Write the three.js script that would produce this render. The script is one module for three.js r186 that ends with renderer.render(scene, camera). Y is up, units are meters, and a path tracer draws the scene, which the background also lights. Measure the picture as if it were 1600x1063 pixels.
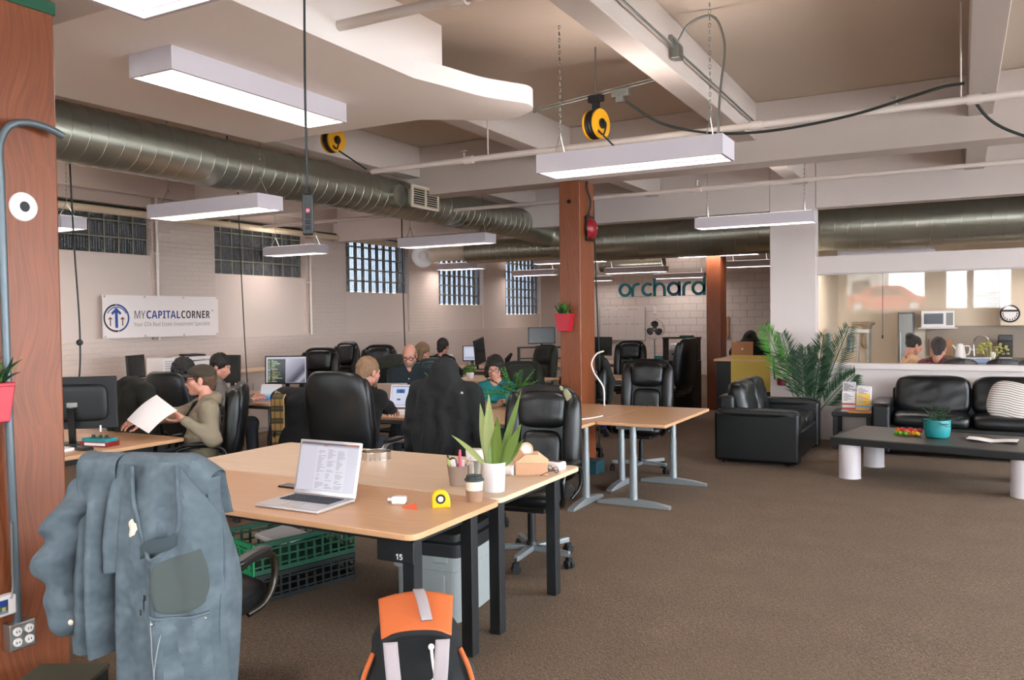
import * as THREE from 'three';
import { RoundedBoxGeometry } from 'three/addons/geometries/RoundedBoxGeometry.js';
import { mergeGeometries, mergeVertices, toCreasedNormals } from 'three/addons/utils/BufferGeometryUtils.js';
import { RectAreaLightUniformsLib } from 'three/addons/lights/RectAreaLightUniformsLib.js';
import { ImprovedNoise } from 'three/addons/math/ImprovedNoise.js';

// ---------------------------------------------------------------- camera, sky, exposure
const D2R = Math.PI / 180;
const scene = new THREE.Scene();
const camera = new THREE.PerspectiveCamera(44.94, 1600 / 1063, 0.05, 200);
camera.rotation.order = 'YXZ';
camera.position.set(0, 1.67, 0);
camera.rotation.set(-1.55 * D2R, 28.6 * D2R, -0.7 * D2R);
scene.background = new THREE.Color(0.86, 0.93, 1.0);
scene.backgroundIntensity = 14.0;
const renderer = new THREE.WebGLRenderer({ antialias: true });
renderer.toneMapping = THREE.LinearToneMapping;
renderer.toneMappingExposure = 1.75;
renderer.shadowMap.enabled = true;
RectAreaLightUniformsLib.init();
const LIGHT_I = 9.6;          // fluorescent fixtures
const LIGHT_C = new THREE.Color().setRGB(1.0, 0.89, 0.845);

// ---------------------------------------------------------------- helpers
let seed = 12345;
const rnd = () => { seed = (seed * 1664525 + 1013904223) >>> 0; return seed / 4294967296; };
const rr = (a, b) => a + (b - a) * rnd();
const NZ = new ImprovedNoise();
const noise = (x, y, z = 0) => NZ.noise(x, y, z);
const used = {};
function numbered(n) { const k = used[n] || 0; used[n] = k + 1; return k ? n + '_' + String(k).padStart(3, '0') : n; }
const V = (x, y, z) => new THREE.Vector3(x, y, z);

function rb(w, h, d, x = 0, y = 0, z = 0, r = 0.004, seg = 1) {
  r = Math.min(r, w / 2.01, h / 2.01, d / 2.01);
  return new RoundedBoxGeometry(w, h, d, seg, r).translate(x, y, z);
}
function bx(x0, x1, y0, y1, z0, z1) { return new THREE.BoxGeometry(x1 - x0, y1 - y0, z1 - z0).translate((x0 + x1) / 2, (y0 + y1) / 2, (z0 + z1) / 2); }
function rbx(x0, x1, y0, y1, z0, z1, r = 0.004, seg = 1) { return rb(x1 - x0, y1 - y0, z1 - z0, (x0 + x1) / 2, (y0 + y1) / 2, (z0 + z1) / 2, r, seg); }
function cyl(r1, r2, h, x = 0, y = 0, z = 0, seg = 20) { return new THREE.CylinderGeometry(r2, r1, h, seg).translate(x, y + h / 2, z); } // base at y
function cylZ(r, l, x, y, z, seg = 20) { return new THREE.CylinderGeometry(r, r, l, seg).rotateX(Math.PI / 2).translate(x, y, z); }
function cylX(r, l, x, y, z, seg = 20) { return new THREE.CylinderGeometry(r, r, l, seg).rotateZ(Math.PI / 2).translate(x, y, z); }
function ball(r, x, y, z, sx = 1, sy = 1, sz = 1, a = 16, b = 12) { return new THREE.SphereGeometry(r, a, b).scale(sx, sy, sz).translate(x, y, z); }
function tube(pts, r, seg = 0, rad = 8, closed = false) {
  const c = new THREE.CatmullRomCurve3(pts.map(p => p.isVector3 ? p : V(...p)), closed, 'centripetal');
  return new THREE.TubeGeometry(c, seg || Math.max(2, pts.length * 6), r, rad, closed);
}
function bar(a, b, r, rad = 8) { return tube([a, b], r, 1, rad); }
function lathe(pts, seg = 28, x = 0, y = 0, z = 0) { return new THREE.LatheGeometry(pts.map(p => new THREE.Vector2(p[0], p[1])), seg).translate(x, y, z); }
function poly(pts) { const s = new THREE.Shape(); pts.forEach((p, i) => i ? s.lineTo(p[0], p[1]) : s.moveTo(p[0], p[1])); s.closePath(); return s; }
function extr(shape, d, bev = 0, cs = 10) {
  return new THREE.ExtrudeGeometry(shape, { depth: d, bevelEnabled: bev > 0, bevelSize: bev, bevelThickness: bev, bevelSegments: 2, curveSegments: cs });
}
// a padded cushion: superellipse outline, swollen faces
function pillow(w, h, t, o = {}) {
  const n = o.n || 14, p = o.p || 5, q = o.q || 0.45, bend = o.bend || 0, tb = o.back === undefined ? t : o.back;
  const pos = [], idx = [];
  const fx = (a, b) => a * Math.pow(1 - Math.pow(Math.abs(b), p) * 0.5, 1 / p * 1.0);
  for (const s of [1, -1]) for (let j = 0; j <= n; j++) for (let i = 0; i <= n; i++) {
    let u = Math.sin((i / n - .5) * Math.PI), v = Math.sin((j / n - .5) * Math.PI);
    const e = Math.pow(Math.max(0, (1 - Math.pow(Math.abs(u), p)) * (1 - Math.pow(Math.abs(v), p))), q);
    const tt = (s > 0 ? t : tb) / 2;
    let x = fx(u, v) * w / 2 * (o.taper ? 1 - o.taper * (v + 1) / 2 : 1), y = fx(v, u) * h / 2, z = s * tt * e;
    if (o.wr) z += s * e * o.wr * noise(x * 9 + 3, y * 9, s * 5 + (o.sd || 0));
    z += bend * (u * u); if (o.bendY) z += o.bendY * v * v;
    pos.push(x, y, z);
  }
  const m = (n + 1) * (n + 1);
  for (let k = 0; k < 2; k++) for (let j = 0; j < n; j++) for (let i = 0; i < n; i++) {
    const a = k * m + j * (n + 1) + i, b = a + 1, c = a + n + 1, d = c + 1;
    if (k === 0) idx.push(a, b, d, a, d, c); else idx.push(a, d, b, a, c, d);
  }
  let g = new THREE.BufferGeometry(); g.setAttribute('position', new THREE.Float32BufferAttribute(pos, 3)); g.setIndex(idx);
  g = mergeVertices(g, 1e-4); g.computeVertexNormals(); return g;
}
// sheet with thickness from a grid of points fn(u,v) -> [x,y,z]
function sheet(fn, nu, nv, th = 0.004) {
  const pos = [], idx = [], P = [];
  for (let j = 0; j <= nv; j++) for (let i = 0; i <= nu; i++) P.push(V(...fn(i / nu, j / nv)));
  const at = (i, j) => P[Math.min(nv, Math.max(0, j)) * (nu + 1) + Math.min(nu, Math.max(0, i))];
  const N = [];
  for (let j = 0; j <= nv; j++) for (let i = 0; i <= nu; i++) {
    const a = at(i + 1, j).clone().sub(at(i - 1, j)), b = at(i, j + 1).clone().sub(at(i, j - 1));
    N.push(a.cross(b).normalize());
  }
  P.forEach((p) => pos.push(p.x, p.y, p.z)); P.forEach((p, k) => pos.push(p.x - N[k].x * th, p.y - N[k].y * th, p.z - N[k].z * th));
  const m = P.length, w = nu + 1;
  for (let j = 0; j < nv; j++) for (let i = 0; i < nu; i++) {
    const a = j * w + i, b = a + 1, c = a + w, d = c + 1;
    idx.push(a, b, d, a, d, c, m + a, m + d, m + b, m + a, m + c, m + d);
  }
  const edge = (a, b) => idx.push(a, m + a, b, b, m + a, m + b);
  for (let i = 0; i < nu; i++) { edge(i, i + 1); edge(nv * w + i + 1, nv * w + i); }
  for (let j = 0; j < nv; j++) { edge((j + 1) * w, j * w); edge(j * w + nu, (j + 1) * w + nu); }
  const g = new THREE.BufferGeometry(); g.setAttribute('position', new THREE.Float32BufferAttribute(pos, 3)); g.setIndex(idx); g.computeVertexNormals(); return g;
}
function boxUV(g) {
  const p = g.attributes.position, n = g.attributes.normal, uv = new Float32Array(p.count * 2);
  for (let i = 0; i < p.count; i += 3) {
    let ax = 0, ay = 0, az = 0;
    for (let k = 0; k < 3; k++) { ax += n.getX(i + k); ay += n.getY(i + k); az += n.getZ(i + k); }
    ax = Math.abs(ax); ay = Math.abs(ay); az = Math.abs(az);
    for (let k = 0; k < 3; k++) {
      const j = i + k, x = p.getX(j), y = p.getY(j), z = p.getZ(j);
      if (ay >= ax && ay >= az) { uv[2 * j] = x; uv[2 * j + 1] = z; } else if (ax >= az) { uv[2 * j] = z; uv[2 * j + 1] = y; } else { uv[2 * j] = x; uv[2 * j + 1] = y; }
    }
  }
  g.setAttribute('uv', new THREE.BufferAttribute(uv, 2)); return g;
}
function prep(gs, keepUV) {
  gs = (Array.isArray(gs) ? gs : [gs]).flat(3);
  const out = gs.map(g => {
    let q = g.index ? g.toNonIndexed() : g.clone();
    for (const k of Object.keys(q.attributes)) if (!['position', 'normal', 'color'].includes(k) && !(keepUV && k === 'uv')) q.deleteAttribute(k);
    q.morphAttributes = {};
    if (!q.attributes.normal) q.computeVertexNormals();
    q.clearGroups && q.clearGroups();
    if (!keepUV) boxUV(q);
    return q;
  });
  return out.length > 1 ? mergeGeometries(out, false) : out[0];
}
function obj(name, gs, mat, parent = scene, keepUV = false) {
  const m = new THREE.Mesh(prep(gs, keepUV), mat);
  m.name = parent === scene ? numbered(name) : name; m.castShadow = m.receiveShadow = true; parent.add(m); return m;
}
function shared(name, g, mat, parent, x = 0, y = 0, z = 0) { // g is already prepared
  const m = new THREE.Mesh(g, mat); m.name = name; m.castShadow = m.receiveShadow = true; m.position.set(x, y, z); parent.add(m); return m;
}
function tag(o, label, category, group) { o.userData.label = label; o.userData.category = category; if (group) o.userData.group = group; return o; }
function thing(name, label, category, p = [0, 0, 0], turn = 0, group) {
  const o = new THREE.Group(); o.name = numbered(name); scene.add(o); o.position.set(...p); o.rotation.y = turn; tag(o, label, category, group); return o;
}
function struct(name, gs, mat, keepUV) { const m = obj(name, gs, mat, scene, keepUV); m.userData.kind = 'structure'; return m; }
function structGroup(name) { const o = new THREE.Group(); o.name = numbered(name); scene.add(o); o.userData.kind = 'structure'; return o; }
function dup(root, p, turn, label, group) {
  const r = root.clone(); r.name = numbered(root.name.replace(/_\d{3}$/, '')); scene.add(r); r.position.set(...p); r.rotation.y = turn;
  r.userData = { ...root.userData }; if (label) r.userData.label = label; if (group) r.userData.group = group; return r;
}

// ---------------------------------------------------------------- textures
function dataTex(n, fn, srgb, rep = 1) {
  const d = new Uint8Array(n * n * 4);
  for (let y = 0; y < n; y++) for (let x = 0; x < n; x++) {
    const c = fn(x / n, y / n, x, y), k = (y * n + x) * 4;
    if (typeof c === 'number') d[k] = d[k + 1] = d[k + 2] = Math.max(0, Math.min(255, c * 255));
    else for (let j = 0; j < 3; j++) d[k + j] = Math.max(0, Math.min(255, c[j] * 255));
    d[k + 3] = 255;
  }
  const t = new THREE.DataTexture(d, n, n); t.wrapS = t.wrapT = THREE.RepeatWrapping; t.magFilter = THREE.LinearFilter; t.minFilter = THREE.LinearMipmapLinearFilter; t.generateMipmaps = true;
  if (srgb) t.colorSpace = THREE.SRGBColorSpace; t.repeat.set(rep, rep); t.needsUpdate = true; return t;
}
// tiling noise on [0,1)
function tn(u, v, f, z = 0) {
  const a = u * f, b = v * f, w = (x) => x * x * (3 - 2 * x);
  const s = w(u), t = w(v);
  return (1 - s) * (1 - t) * noise(a, b, z) + s * (1 - t) * noise(a - f, b, z) + (1 - s) * t * noise(a, b - f, z) + s * t * noise(a - f, b - f, z);
}
const rgb = (h) => { const c = new THREE.Color(h); return [c.r, c.g, c.b].map(x => x <= .0031308 ? x * 12.92 : 1.055 * Math.pow(x, 1 / 2.4) - .055); };
const mixc = (a, b, t) => a.map((x, i) => x + (b[i] - x) * t);
function canvasTex(w, h, draw) {
  const c = document.createElement('canvas'); c.width = w; c.height = h; const x = c.getContext('2d'); draw(x, w, h);
  const t = new THREE.CanvasTexture(c); t.colorSpace = THREE.SRGBColorSpace; t.magFilter = THREE.LinearFilter; return t;
}
function std(color, rough = .6, metal = 0, o = {}) {
  const c = color.isColor ? color : new THREE.Color(color);
  return new THREE.MeshStandardMaterial({ color: c, roughness: rough, metalness: metal, side: THREE.DoubleSide, ...o });
}
function phys(color, rough, o = {}) { return new THREE.MeshPhysicalMaterial({ color: new THREE.Color(color), roughness: rough, side: THREE.DoubleSide, ...o }); }

const carpetC = dataTex(512, (u, v) => {
  const f = rnd(), g = tn(u, v, 60, 1) * .5 + .5, k = tn(u, v, 140, 4) * .5 + .5;
  const t = .5 + .45 * (f - .5) + .5 * (g - .5) + 1.2 * (k - .5);
  let c = mixc(rgb('#4a3c31'), rgb('#887058'), Math.max(0, Math.min(1, t)));
  return c.map(x => x * (1 + .06 * tn(u, v, 6, 8)));
}, true, 1 / 1.5);
const carpetB = dataTex(512, (u, v) => .5 + .35 * tn(u, v, 140, 4) + .3 * (rnd() - .5), false, 1 / 1.5);
function woodTex(a, b, along, f = 26, amt = 1) { // grain runs along 'u' or 'v'
  return dataTex(512, (u, v) => {
    const s = along === 'u' ? u : v, t = along === 'u' ? v : u;
    const w = tn(s, t, 3, 2) * .09;
    const g = .5 + .5 * tn((s * 0.06 + 1) % 1, (t + w + 1) % 1, f * 4, 3) + .25 * tn((s * .12 + 1) % 1, (t + w * .7 + 1) % 1, f, 7) + .12 * (rnd() - .5) * amt;
    return mixc(rgb(a), rgb(b), Math.max(0, Math.min(1, g)));
  }, true, 1 / 1.2);
}
const beechTex = woodTex('#d3a67c', '#e2bd96', 'u', 14, .7);
const paleTex = woodTex('#d9c0a4', '#e6d3bd', 'u', 14, .5);
const postTex = woodTex('#6e391f', '#91502c', 'v', 22, 1.2);
const brickB = dataTex(1024, (u, v) => { // painted brick courses: 15 courses over 1 m, bricks 0.25 m
  const R = 15, row = Math.floor(v * R), fy = v * R - row, C = 4, uu = (u * C + (row % 2) * .5) % 1;
  const jy = Math.min(fy, 1 - fy) / .09, jx = Math.min(uu, 1 - uu) / .03;
  const j = Math.min(1, Math.min(jy, jx)); return .25 + .55 * j + .12 * tn(u, v, 60, 3);
}, false, 1);
const plasterB = dataTex(512, (u, v) => .5 + .3 * tn(u, v, 24, 1) + .2 * tn(u, v, 90, 2), false, 1);
const leatherB = dataTex(512, (u, v) => .5 + .35 * tn(u, v, 70, 1) + .2 * tn(u, v, 150, 5), false, 1 / .35);
const fabricB = dataTex(256, (u, v, x, y) => .5 + .2 * ((x + y) % 4 < 2 ? 1 : -1) + .2 * (rnd() - .5), false, 1 / .12);
const foldB = dataTex(512, (u, v) => .5 + .45 * tn(u, v, 5, 3) + .2 * tn(u, v, 13, 6), false, 1 / .5);
const denimC = dataTex(512, (u, v, x, y) => {
  const k = .5 + .45 * tn(u, v, 7, 9) + .25 * tn(u, v, 22, 2) + .16 * (rnd() - .5) + .05 * ((x + y) % 3 - 1);
  return mixc(rgb('#3a464d'), rgb('#68747b'), Math.max(0, Math.min(1, k)));
}, true, 1 / .6);

// ---------------------------------------------------------------- materials
const M = {
  carpet: std('#ffffff', .98, 0, { map: carpetC, bumpMap: carpetB, bumpScale: .006 }),
  wall: std('#c5b5ab', .75, 0, { bumpMap: brickB, bumpScale: .006 }),
  block: std('#d9cfc8', .7, 0, { bumpMap: plasterB, bumpScale: .0015 }),
  joint: std('#bfb4ac', .9),
  plaster: std('#c9b9af', .7, 0, { bumpMap: plasterB, bumpScale: .0015 }),
  drywall: std('#f6eeea', .75),
  partition: std('#d2c7c3', .75),
  ceil: std('#c3b4a5', .85, 0, { bumpMap: plasterB, bumpScale: .003 }),
  beam: std('#c4b8b1', .75, 0, { bumpMap: plasterB, bumpScale: .002 }),
  kitchen: std('#dfcdb4', .7),
  post: std('#ffffff', .42, 0, { map: postTex }),
  beech: std('#eee4dc', .34, 0, { map: beechTex }),
  pale: std('#efe6de', .5, 0, { map: paleTex }),
  edge: std('#c89c74', .5),
  fixture: std('#c9c3ca', .5),
  glow: std('#ffffff', .5, 0, { emissive: new THREE.Color().setRGB(1, .93, .9), emissiveIntensity: .74 }),
  duct: std('#aeb0a4', .32, .9),
  steel: std('#b9bbb6', .3, .9),
  silver: std('#9aa3a6', .35, .55),
  chrome: std('#d8d8d6', .12, 1),
  black: std('#0c1012', .5),
  blackGloss: std('#0f1315', .25),
  rubber: std('#14171a', .8),
  legBlack: std('#0a0e11', .55),
  leather: std('#0a0e10', .36, 0, { bumpMap: leatherB, bumpScale: .0012 }),
  leatherWorn: std('#1a1e1c', .42, 0, { bumpMap: leatherB, bumpScale: .0018 }),
  wornSpot: std('#8d8a6c', .9),
  mesh: std('#0b0e10', .85, 0, { bumpMap: fabricB, bumpScale: .0015 }),
  coat: std('#0a0d0f', .85, 0, { bumpMap: foldB, bumpScale: .012 }),
  coat2: std('#191b17', .9, 0, { bumpMap: foldB, bumpScale: .012 }),
  coatGreen: std('#2b2d24', .9, 0, { bumpMap: foldB, bumpScale: .012 }),
  denim: std('#ffffff', .92, 0, { map: denimC, bumpMap: fabricB, bumpScale: .0008 }),
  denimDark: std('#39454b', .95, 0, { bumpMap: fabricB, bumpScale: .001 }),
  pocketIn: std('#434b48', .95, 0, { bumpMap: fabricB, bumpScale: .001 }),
  white: std('#e8e2df', .5),
  whiteGloss: std('#ece7e4', .2),
  paper: std('#ebe2de', .8),
  cream: std('#d8c8b4', .6),
  pipe: std('#d8cdc5', .5),
  oldPipe: std('#d0bfa6', .55),
  conduit: std('#8c8f8b', .35, .8),
  conduitBlue: std('#5d686e', .4, .4),
  cable: std('#16201f', .6),
  yellow: std('#d99a12', .4),
  red: std('#8c1822', .35),
  redDark: std('#7e1a22', .35),
  potRed: std('#b0162c', .4),
  green: std('#0f8f57', .45),
  greenDark: std('#0f4f38', .5),
  orange: std('#c9642f', .75, 0, { bumpMap: fabricB, bumpScale: .001 }),
  orangeBright: std('#e0582a', .6),
  strap: std('#a3989a', .8, 0, { bumpMap: fabricB, bumpScale: .001 }),
  pack: std('#0e1214', .8, 0, { bumpMap: fabricB, bumpScale: .0015 }),
  packGrey: std('#2b3233', .85),
  tote: std('#8b9190', .55),
  toteLid: std('#0c1012', .5),
  alu: std('#c9c6c6', .32, .75),
  keys: std('#34404a', .6),
  taupe: std('#8d7869', .7),
  sleeve: std('#94725a', .75),
  lid: std('#22302f', .4),
  potWhite: std('#d6d0ce', .45),
  kraft: std('#b98a66', .8),
  kraft2: std('#c79a78', .8),
  woodRaw: std('#d8b28c', .8),
  yellowTape: std('#e2b100', .35),
  pink: std('#e0607c', .5),
  teal: std('#1b8487', .45),
  tealPot: std('#5aae9c', .5),
  pebble: std('#2c2620', .9),
  table: std('#3b3632', .4, 0),
  tableEdge: std('#0d1114', .5),
  legWhite: std('#cdc6c8', .4),
  tealSign: std('#12757e', .4),
  tealSign2: std('#125a7c', .4),
  yellowPanel: std('#c0a347', .7),
  blue: std('#1442a8', .5),
  brownBoard: std('#b07a4e', .9),
  skin1: std('#c98f7a', .55), skin2: std('#c58a76', .55), skin3: std('#c98e78', .55), skin4: std('#b3806a', .55),
  hairDark: std('#14110f', .7), hairBrown: std('#4f3724', .7), hairLight: std('#6a5138', .7), hairSandy: std('#7d6046', .75),
  hoodie: std('#857a66', .95, 0, { bumpMap: foldB, bumpScale: .008 }),
  tee: std('#0e1215', .9), shirtNavy: std('#18242b', .9, 0, { bumpMap: foldB, bumpScale: .006 }), shirtBlack: std('#090b0d', .9, 0, { bumpMap: foldB, bumpScale: .006 }),
  shirtGrey: std('#6a6661', .95), shirtTeal: std('#0d6a6c', .9), maroon: std('#5e1f2c', .9), beige: std('#c09a78', .9), jeans: std('#2a3138', .9),
  cap: std('#3c3429', .9, 0, { bumpMap: fabricB, bumpScale: .001 }),
  lens: phys('#ffffff', .05, { transmission: 1, thickness: 0, opacity: 1 }),
  glass: phys('#ffffff', .02, { transmission: 1, thickness: 0 }), glassInner: phys('#ffffff', .02, { transmission: 1, thickness: 0, ior: 1.35 }), glassTint: phys(new THREE.Color().setRGB(.3, .3, .29), .02, { transmission: 1, thickness: 0 }),
  glassBlock: phys('#83888f', .18, { transmission: .92, thickness: 0, bumpMap: dataTex(256, (u, v) => .5 + .4 * tn(u, v, 5, 3) + .2 * Math.sin(u * 40), false, 1 / .22), bumpScale: .02 }),
  grout: std('#8b8a7c', .9),
  leafPalm: std('#15401c', .5), leafBright: std('#3f7f22', .5), leafSans: std('#62792f', .45), leafSans2: std('#98a466', .45), leafDark: std('#1d3d22', .5), leafFresh: std('#3f8a1f', .55), stem: std('#4d6a2c', .6),
  asphalt: std('#b4b2ae', .95), carRed: std('#b03226', .25), carGlass: std('#28323a', .1), facade: std('#b9b4ac', .9), facadeDark: std('#4a443b', .95), soil: std('#4a4236', .95),
};

// ================================================================ STRUCTURE
const XL = -9.9, ZB = -22.8, XR = 6.0, ZR = 4.2, CE = 3.77;
struct('floor', bx(XL - .3, XR + .3, -.2, 0, ZB - .3, ZR + .3), M.carpet);
// left wall with piers, window openings, sills stepping with the street outside
const winsL = [[-4.75, -2.8, 2.81], [-7.7, -5.75, 2.6], [-10.76, -8.8, 2.4], [-13.79, -11.83, 2.19], [-16.78, -14.88, 1.98], [-19.8, -17.85, 1.76]];
{
  const g = [], plast = []; const top = 3.26; let z = ZR;
  for (const [z0, z1, y0] of winsL) {
    g.push(bx(XL - .3, XL, 0, CE, z1, z));
    plast.push(bx(XL - .3, XL - .045, 0, y0, z0, z1)); plast.push(bx(XL - .3, XL - .045, top, CE, z0, z1));
    z = z0;
  }
  g.push(bx(XL - .3, XL, 0, CE, ZB - .3, z));
  g.push(bx(XL - .05, XL + .03, 0, 1.42, ZB, ZR)); // low ledge of the wall
  struct('wall_left', g, M.wall);
  struct('wall_left_panel', plast, M.plaster);
}
// glass block windows
{
  winsL.forEach(([z0, z1, y0], i) => {
    const w = structGroup('window_' + (i + 1)); w.position.set(XL - .14, y0, (z0 + z1) / 2);
    const W = z1 - z0, H = 3.26 - y0, nc = 9, nr = Math.round(H / .2133), cw = W / nc, ch = H / nr;
    const g = boxUV(rb(.085, ch - .022, cw - .022, 0, 0, 0, .012, 1));
    for (let r = 0; r < nr; r++) for (let c = 0; c < nc; c++) shared('glass_block', g, M.glassBlock, w, 0, (r + .5) * ch, -W / 2 + (c + .5) * cw);
    const jt = [];
    for (let r = 0; r <= nr; r++) jt.push(rb(.07, r % nr ? .022 : .012, W, 0, r * ch, 0, .002));
    for (let c = 0; c <= nc; c++) jt.push(rb(.07, H, c % nc ? .022 : .012, 0, H / 2, -W / 2 + c * cw, .002));
    obj('mortar_grid', jt, M.grout, w);
  });
}
// back wall: painted concrete block, the blocks laid one by one where they show
{
  const bw = structGroup('wall_back'); bw.position.set(0, 0, ZB);
  obj('joint_face', bx(XL - .3, -1.9, 0, CE, -.3, -.008), M.joint, bw);
  const g1 = boxUV(rb(.39, .192, .05, 0, 0, -.025, .006));
  const rows = 16;
  for (let r = 0; r < rows; r++) for (let c = 0; c < 15; c++) shared('block', g1, M.block, bw, -9.7 + .2 * (r % 2) + c * .4, .1 + r * .2, rr(-.002, .002));
  const restG = [];
  for (let r = 0; r < 19; r++) for (let c = 0; c < 20; c++) if (r >= rows || c >= 15) { const x = -9.7 + .2 * (r % 2) + c * .4; if (x < -2.1 && r < 18) restG.push(rb(.39, .192, .05, x, .1 + r * .2, -.025, .006)); }
  const rest = obj('block', restG, M.block, bw); rest.userData.kind = 'stuff';
}
// walls out of frame that close the room
const ROOMW = M.plaster;
const rightWins = [[-10.6, -7.4], [-7.0, -3.8], [-3.4, -.2], [.2, 3.4]];
struct('wall_right', [bx(XR, XR + .25, 0, .6, -15.6, ZR), bx(XR, XR + .25, 3.0, CE, -15.6, ZR), bx(XR, XR + .25, .6, 3.0, -15.6, -10.6), bx(XR, XR + .25, .6, 3.0, -7.4, -7.0), bx(XR, XR + .25, .6, 3.0, -3.8, -3.4), bx(XR, XR + .25, .6, 3.0, -.2, .2), bx(XR, XR + .25, .6, 3.0, 3.4, ZR)], ROOMW);
const rearWins = [[-9, -7], [-6.8, -4.3], [-3.13, -.9], [-.4, .2], [.3, 1.31], [1.95, 4.4]];
{ const g = [bx(XL - .3, XR + .25, 0, 1.76, ZR, ZR + .25), bx(XL - .3, XR + .25, 3.0, CE, ZR, ZR + .25)]; let x = XL - .3; for (const [a, c] of rearWins) { g.push(bx(x, a, 1.76, 3.0, ZR, ZR + .25)); x = c; } g.push(bx(x, XR + .25, 1.76, 3.0, ZR, ZR + .25)); struct('wall_rear', g, ROOMW); }
struct('wall_inner', [bx(-2.2, -1.9, 0, CE, ZB - .3, -15.4)], ROOMW);
rightWins.forEach(([z0, z1], i) => {
  const w = structGroup('window_' + (20 + i)); w.position.set(XR + .1, .6, (z0 + z1) / 2);
  obj('pane', rb(.01, 2.4, z1 - z0, 0, 1.2, 0, .001), M.glass, w);
  obj('window_frame', [rb(.06, 2.4, .05, 0, 1.2, 0), rb(.06, .05, z1 - z0, 0, .03, 0), rb(.06, .05, z1 - z0, 0, 2.37, 0)], M.white, w);
});
rearWins.forEach(([x0, x1], i) => {
  const w = structGroup('window_' + (30 + i)), W = x1 - x0; w.position.set((x0 + x1) / 2, 1.76, ZR + .1);
  obj('pane', rb(W, 1.24, .01, 0, .62, 0, .001), M.glass, w);
  obj('window_frame', [rb(.04, 1.24, .06, W / 2 - .02, .62, 0), rb(.04, 1.24, .06, -W / 2 + .02, .62, 0), rb(W, .04, .06, 0, .02, 0), rb(W, .04, .06, 0, 1.22, 0)], M.white, w);
  if (i === 4) for (let k = 0; k < 6; k++) obj('louvre_slat', rb(W - .1, .012, .09, 0, .08 + k * .075, -.07, .003), M.white, w);
});
// ceiling: slab, joists running away, girders across on the posts
struct('ceiling', bx(XL - .3, XR + .3, CE, CE + .25, ZB - .3, ZR + .3), M.ceil);
const girZ = [[-2.6, -2.25], [-8.72, -8.37], [-14.84, -14.49], [-20.96, -20.61]];
girZ.forEach(([a, b], i) => struct('trim_' + (i + 1), rbx(XL, XR, 3.18, CE, a, b, .01), M.beam));
[-9.9, -7.94, -5.92, -3.9, -1.88, .15, 2.17, 4.19].forEach((x, i) => struct('trim_' + (10 + i), rbx(x - .1, x + .1, 3.4, CE, ZB, ZR, .008), M.beam));
// dropped cloud ceiling with the rounded nose, and the soffit box it hangs from
{
  const s = new THREE.Shape();
  const pts = [[-5.72, -2.66], [-3.25, -2.66], [-3.25, -4.64]];
  s.moveTo(-5.72, 2.66); s.lineTo(-3.25, 2.66); s.lineTo(-3.25, 4.62);
  s.splineThru([[-3.17, 4.92], [-3.09, 5.24], [-2.98, 5.46], [-2.9, 5.62], [-2.94, 5.78], [-3.08, 5.9], [-3.22, 5.95], [-3.4, 5.93], [-3.62, 5.77], [-3.89, 5.6]].map(p => new THREE.Vector2(...p)));
  s.lineTo(-5.6, 5.58); s.closePath();
  struct('ceiling_cloud', extr(s, .14, 0, 12).rotateX(-Math.PI / 2).translate(0, 3.3, 0), M.drywall);
  struct('ceiling_soffit', bx(-5.5, -3.27, 3.44, CE, -5.0, -2.7), M.drywall);
}
// posts
function post(name, x, z, label) {
  const t = thing(name, label, 'post', [x, 0, z]);
  obj('timber', [rb(.255, 3.18, .4, 0, 1.59, 0, .012)], M.post, t);
  obj('bolt', [cylZ(.022, .02, .0, 2.95, .205, 10)], M.black, t);
  return t;
}
post('wooden_post', -3.81, -8.55, 'red-brown wooden post with a red planter, in the middle of the room');
post('wooden_post', -3.81, -14.6, 'red-brown wooden post beside the teal lettering, behind the yellow panel');
{
  const t = post('wooden_post', -3.86, -2.2, 'orange-brown wooden post at the left edge with a white ring on it');
  obj('bracket', [rb(.27, .06, .41, 0, 3.14, 0, .004)], M.greenDark, t);
}
// partition wall of the kitchen: pillar, sill, header, and the girder over it
struct('wall_partition', [
  rbx(-2.27, -1.68, 0, CE, -11.72, -11.5, .006), bx(-1.7, XR, 0, .96, -11.68, -11.55), bx(-1.7, XR, 2.2, 2.43, -11.68, -11.52), bx(-1.675, XR, 3.07, CE, -11.75, -11.495), bx(XL, -2.275, 3.07, CE, -11.75, -11.495)], M.partition);
struct('trim_30', [rbx(-1.69, XR, .95, 1.02, -11.7, -11.5, .006)], M.partition);
{
  const w = structGroup('window_10'); w.position.set(0, 1.02, -11.62);
  obj('pane', rbx(-1.69, XR, 0, 1.19, -.005, .005, .001), M.glassInner, w);
  obj('window_frame', [rbx(-1.69, XR, 1.165, 1.19, -.03, .03), rbx(-1.69, -1.665, 0, 1.19, -.03, .03)], M.partition, w);
}
struct('wall_kitchen_side', [bx(-2.02, -1.88, 0, CE, -15.4, -11.7)], M.kitchen);
struct('wall_kitchen_back', [bx(-1.9, XR, 0, CE, -15.65, -15.4)], M.kitchen);
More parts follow.
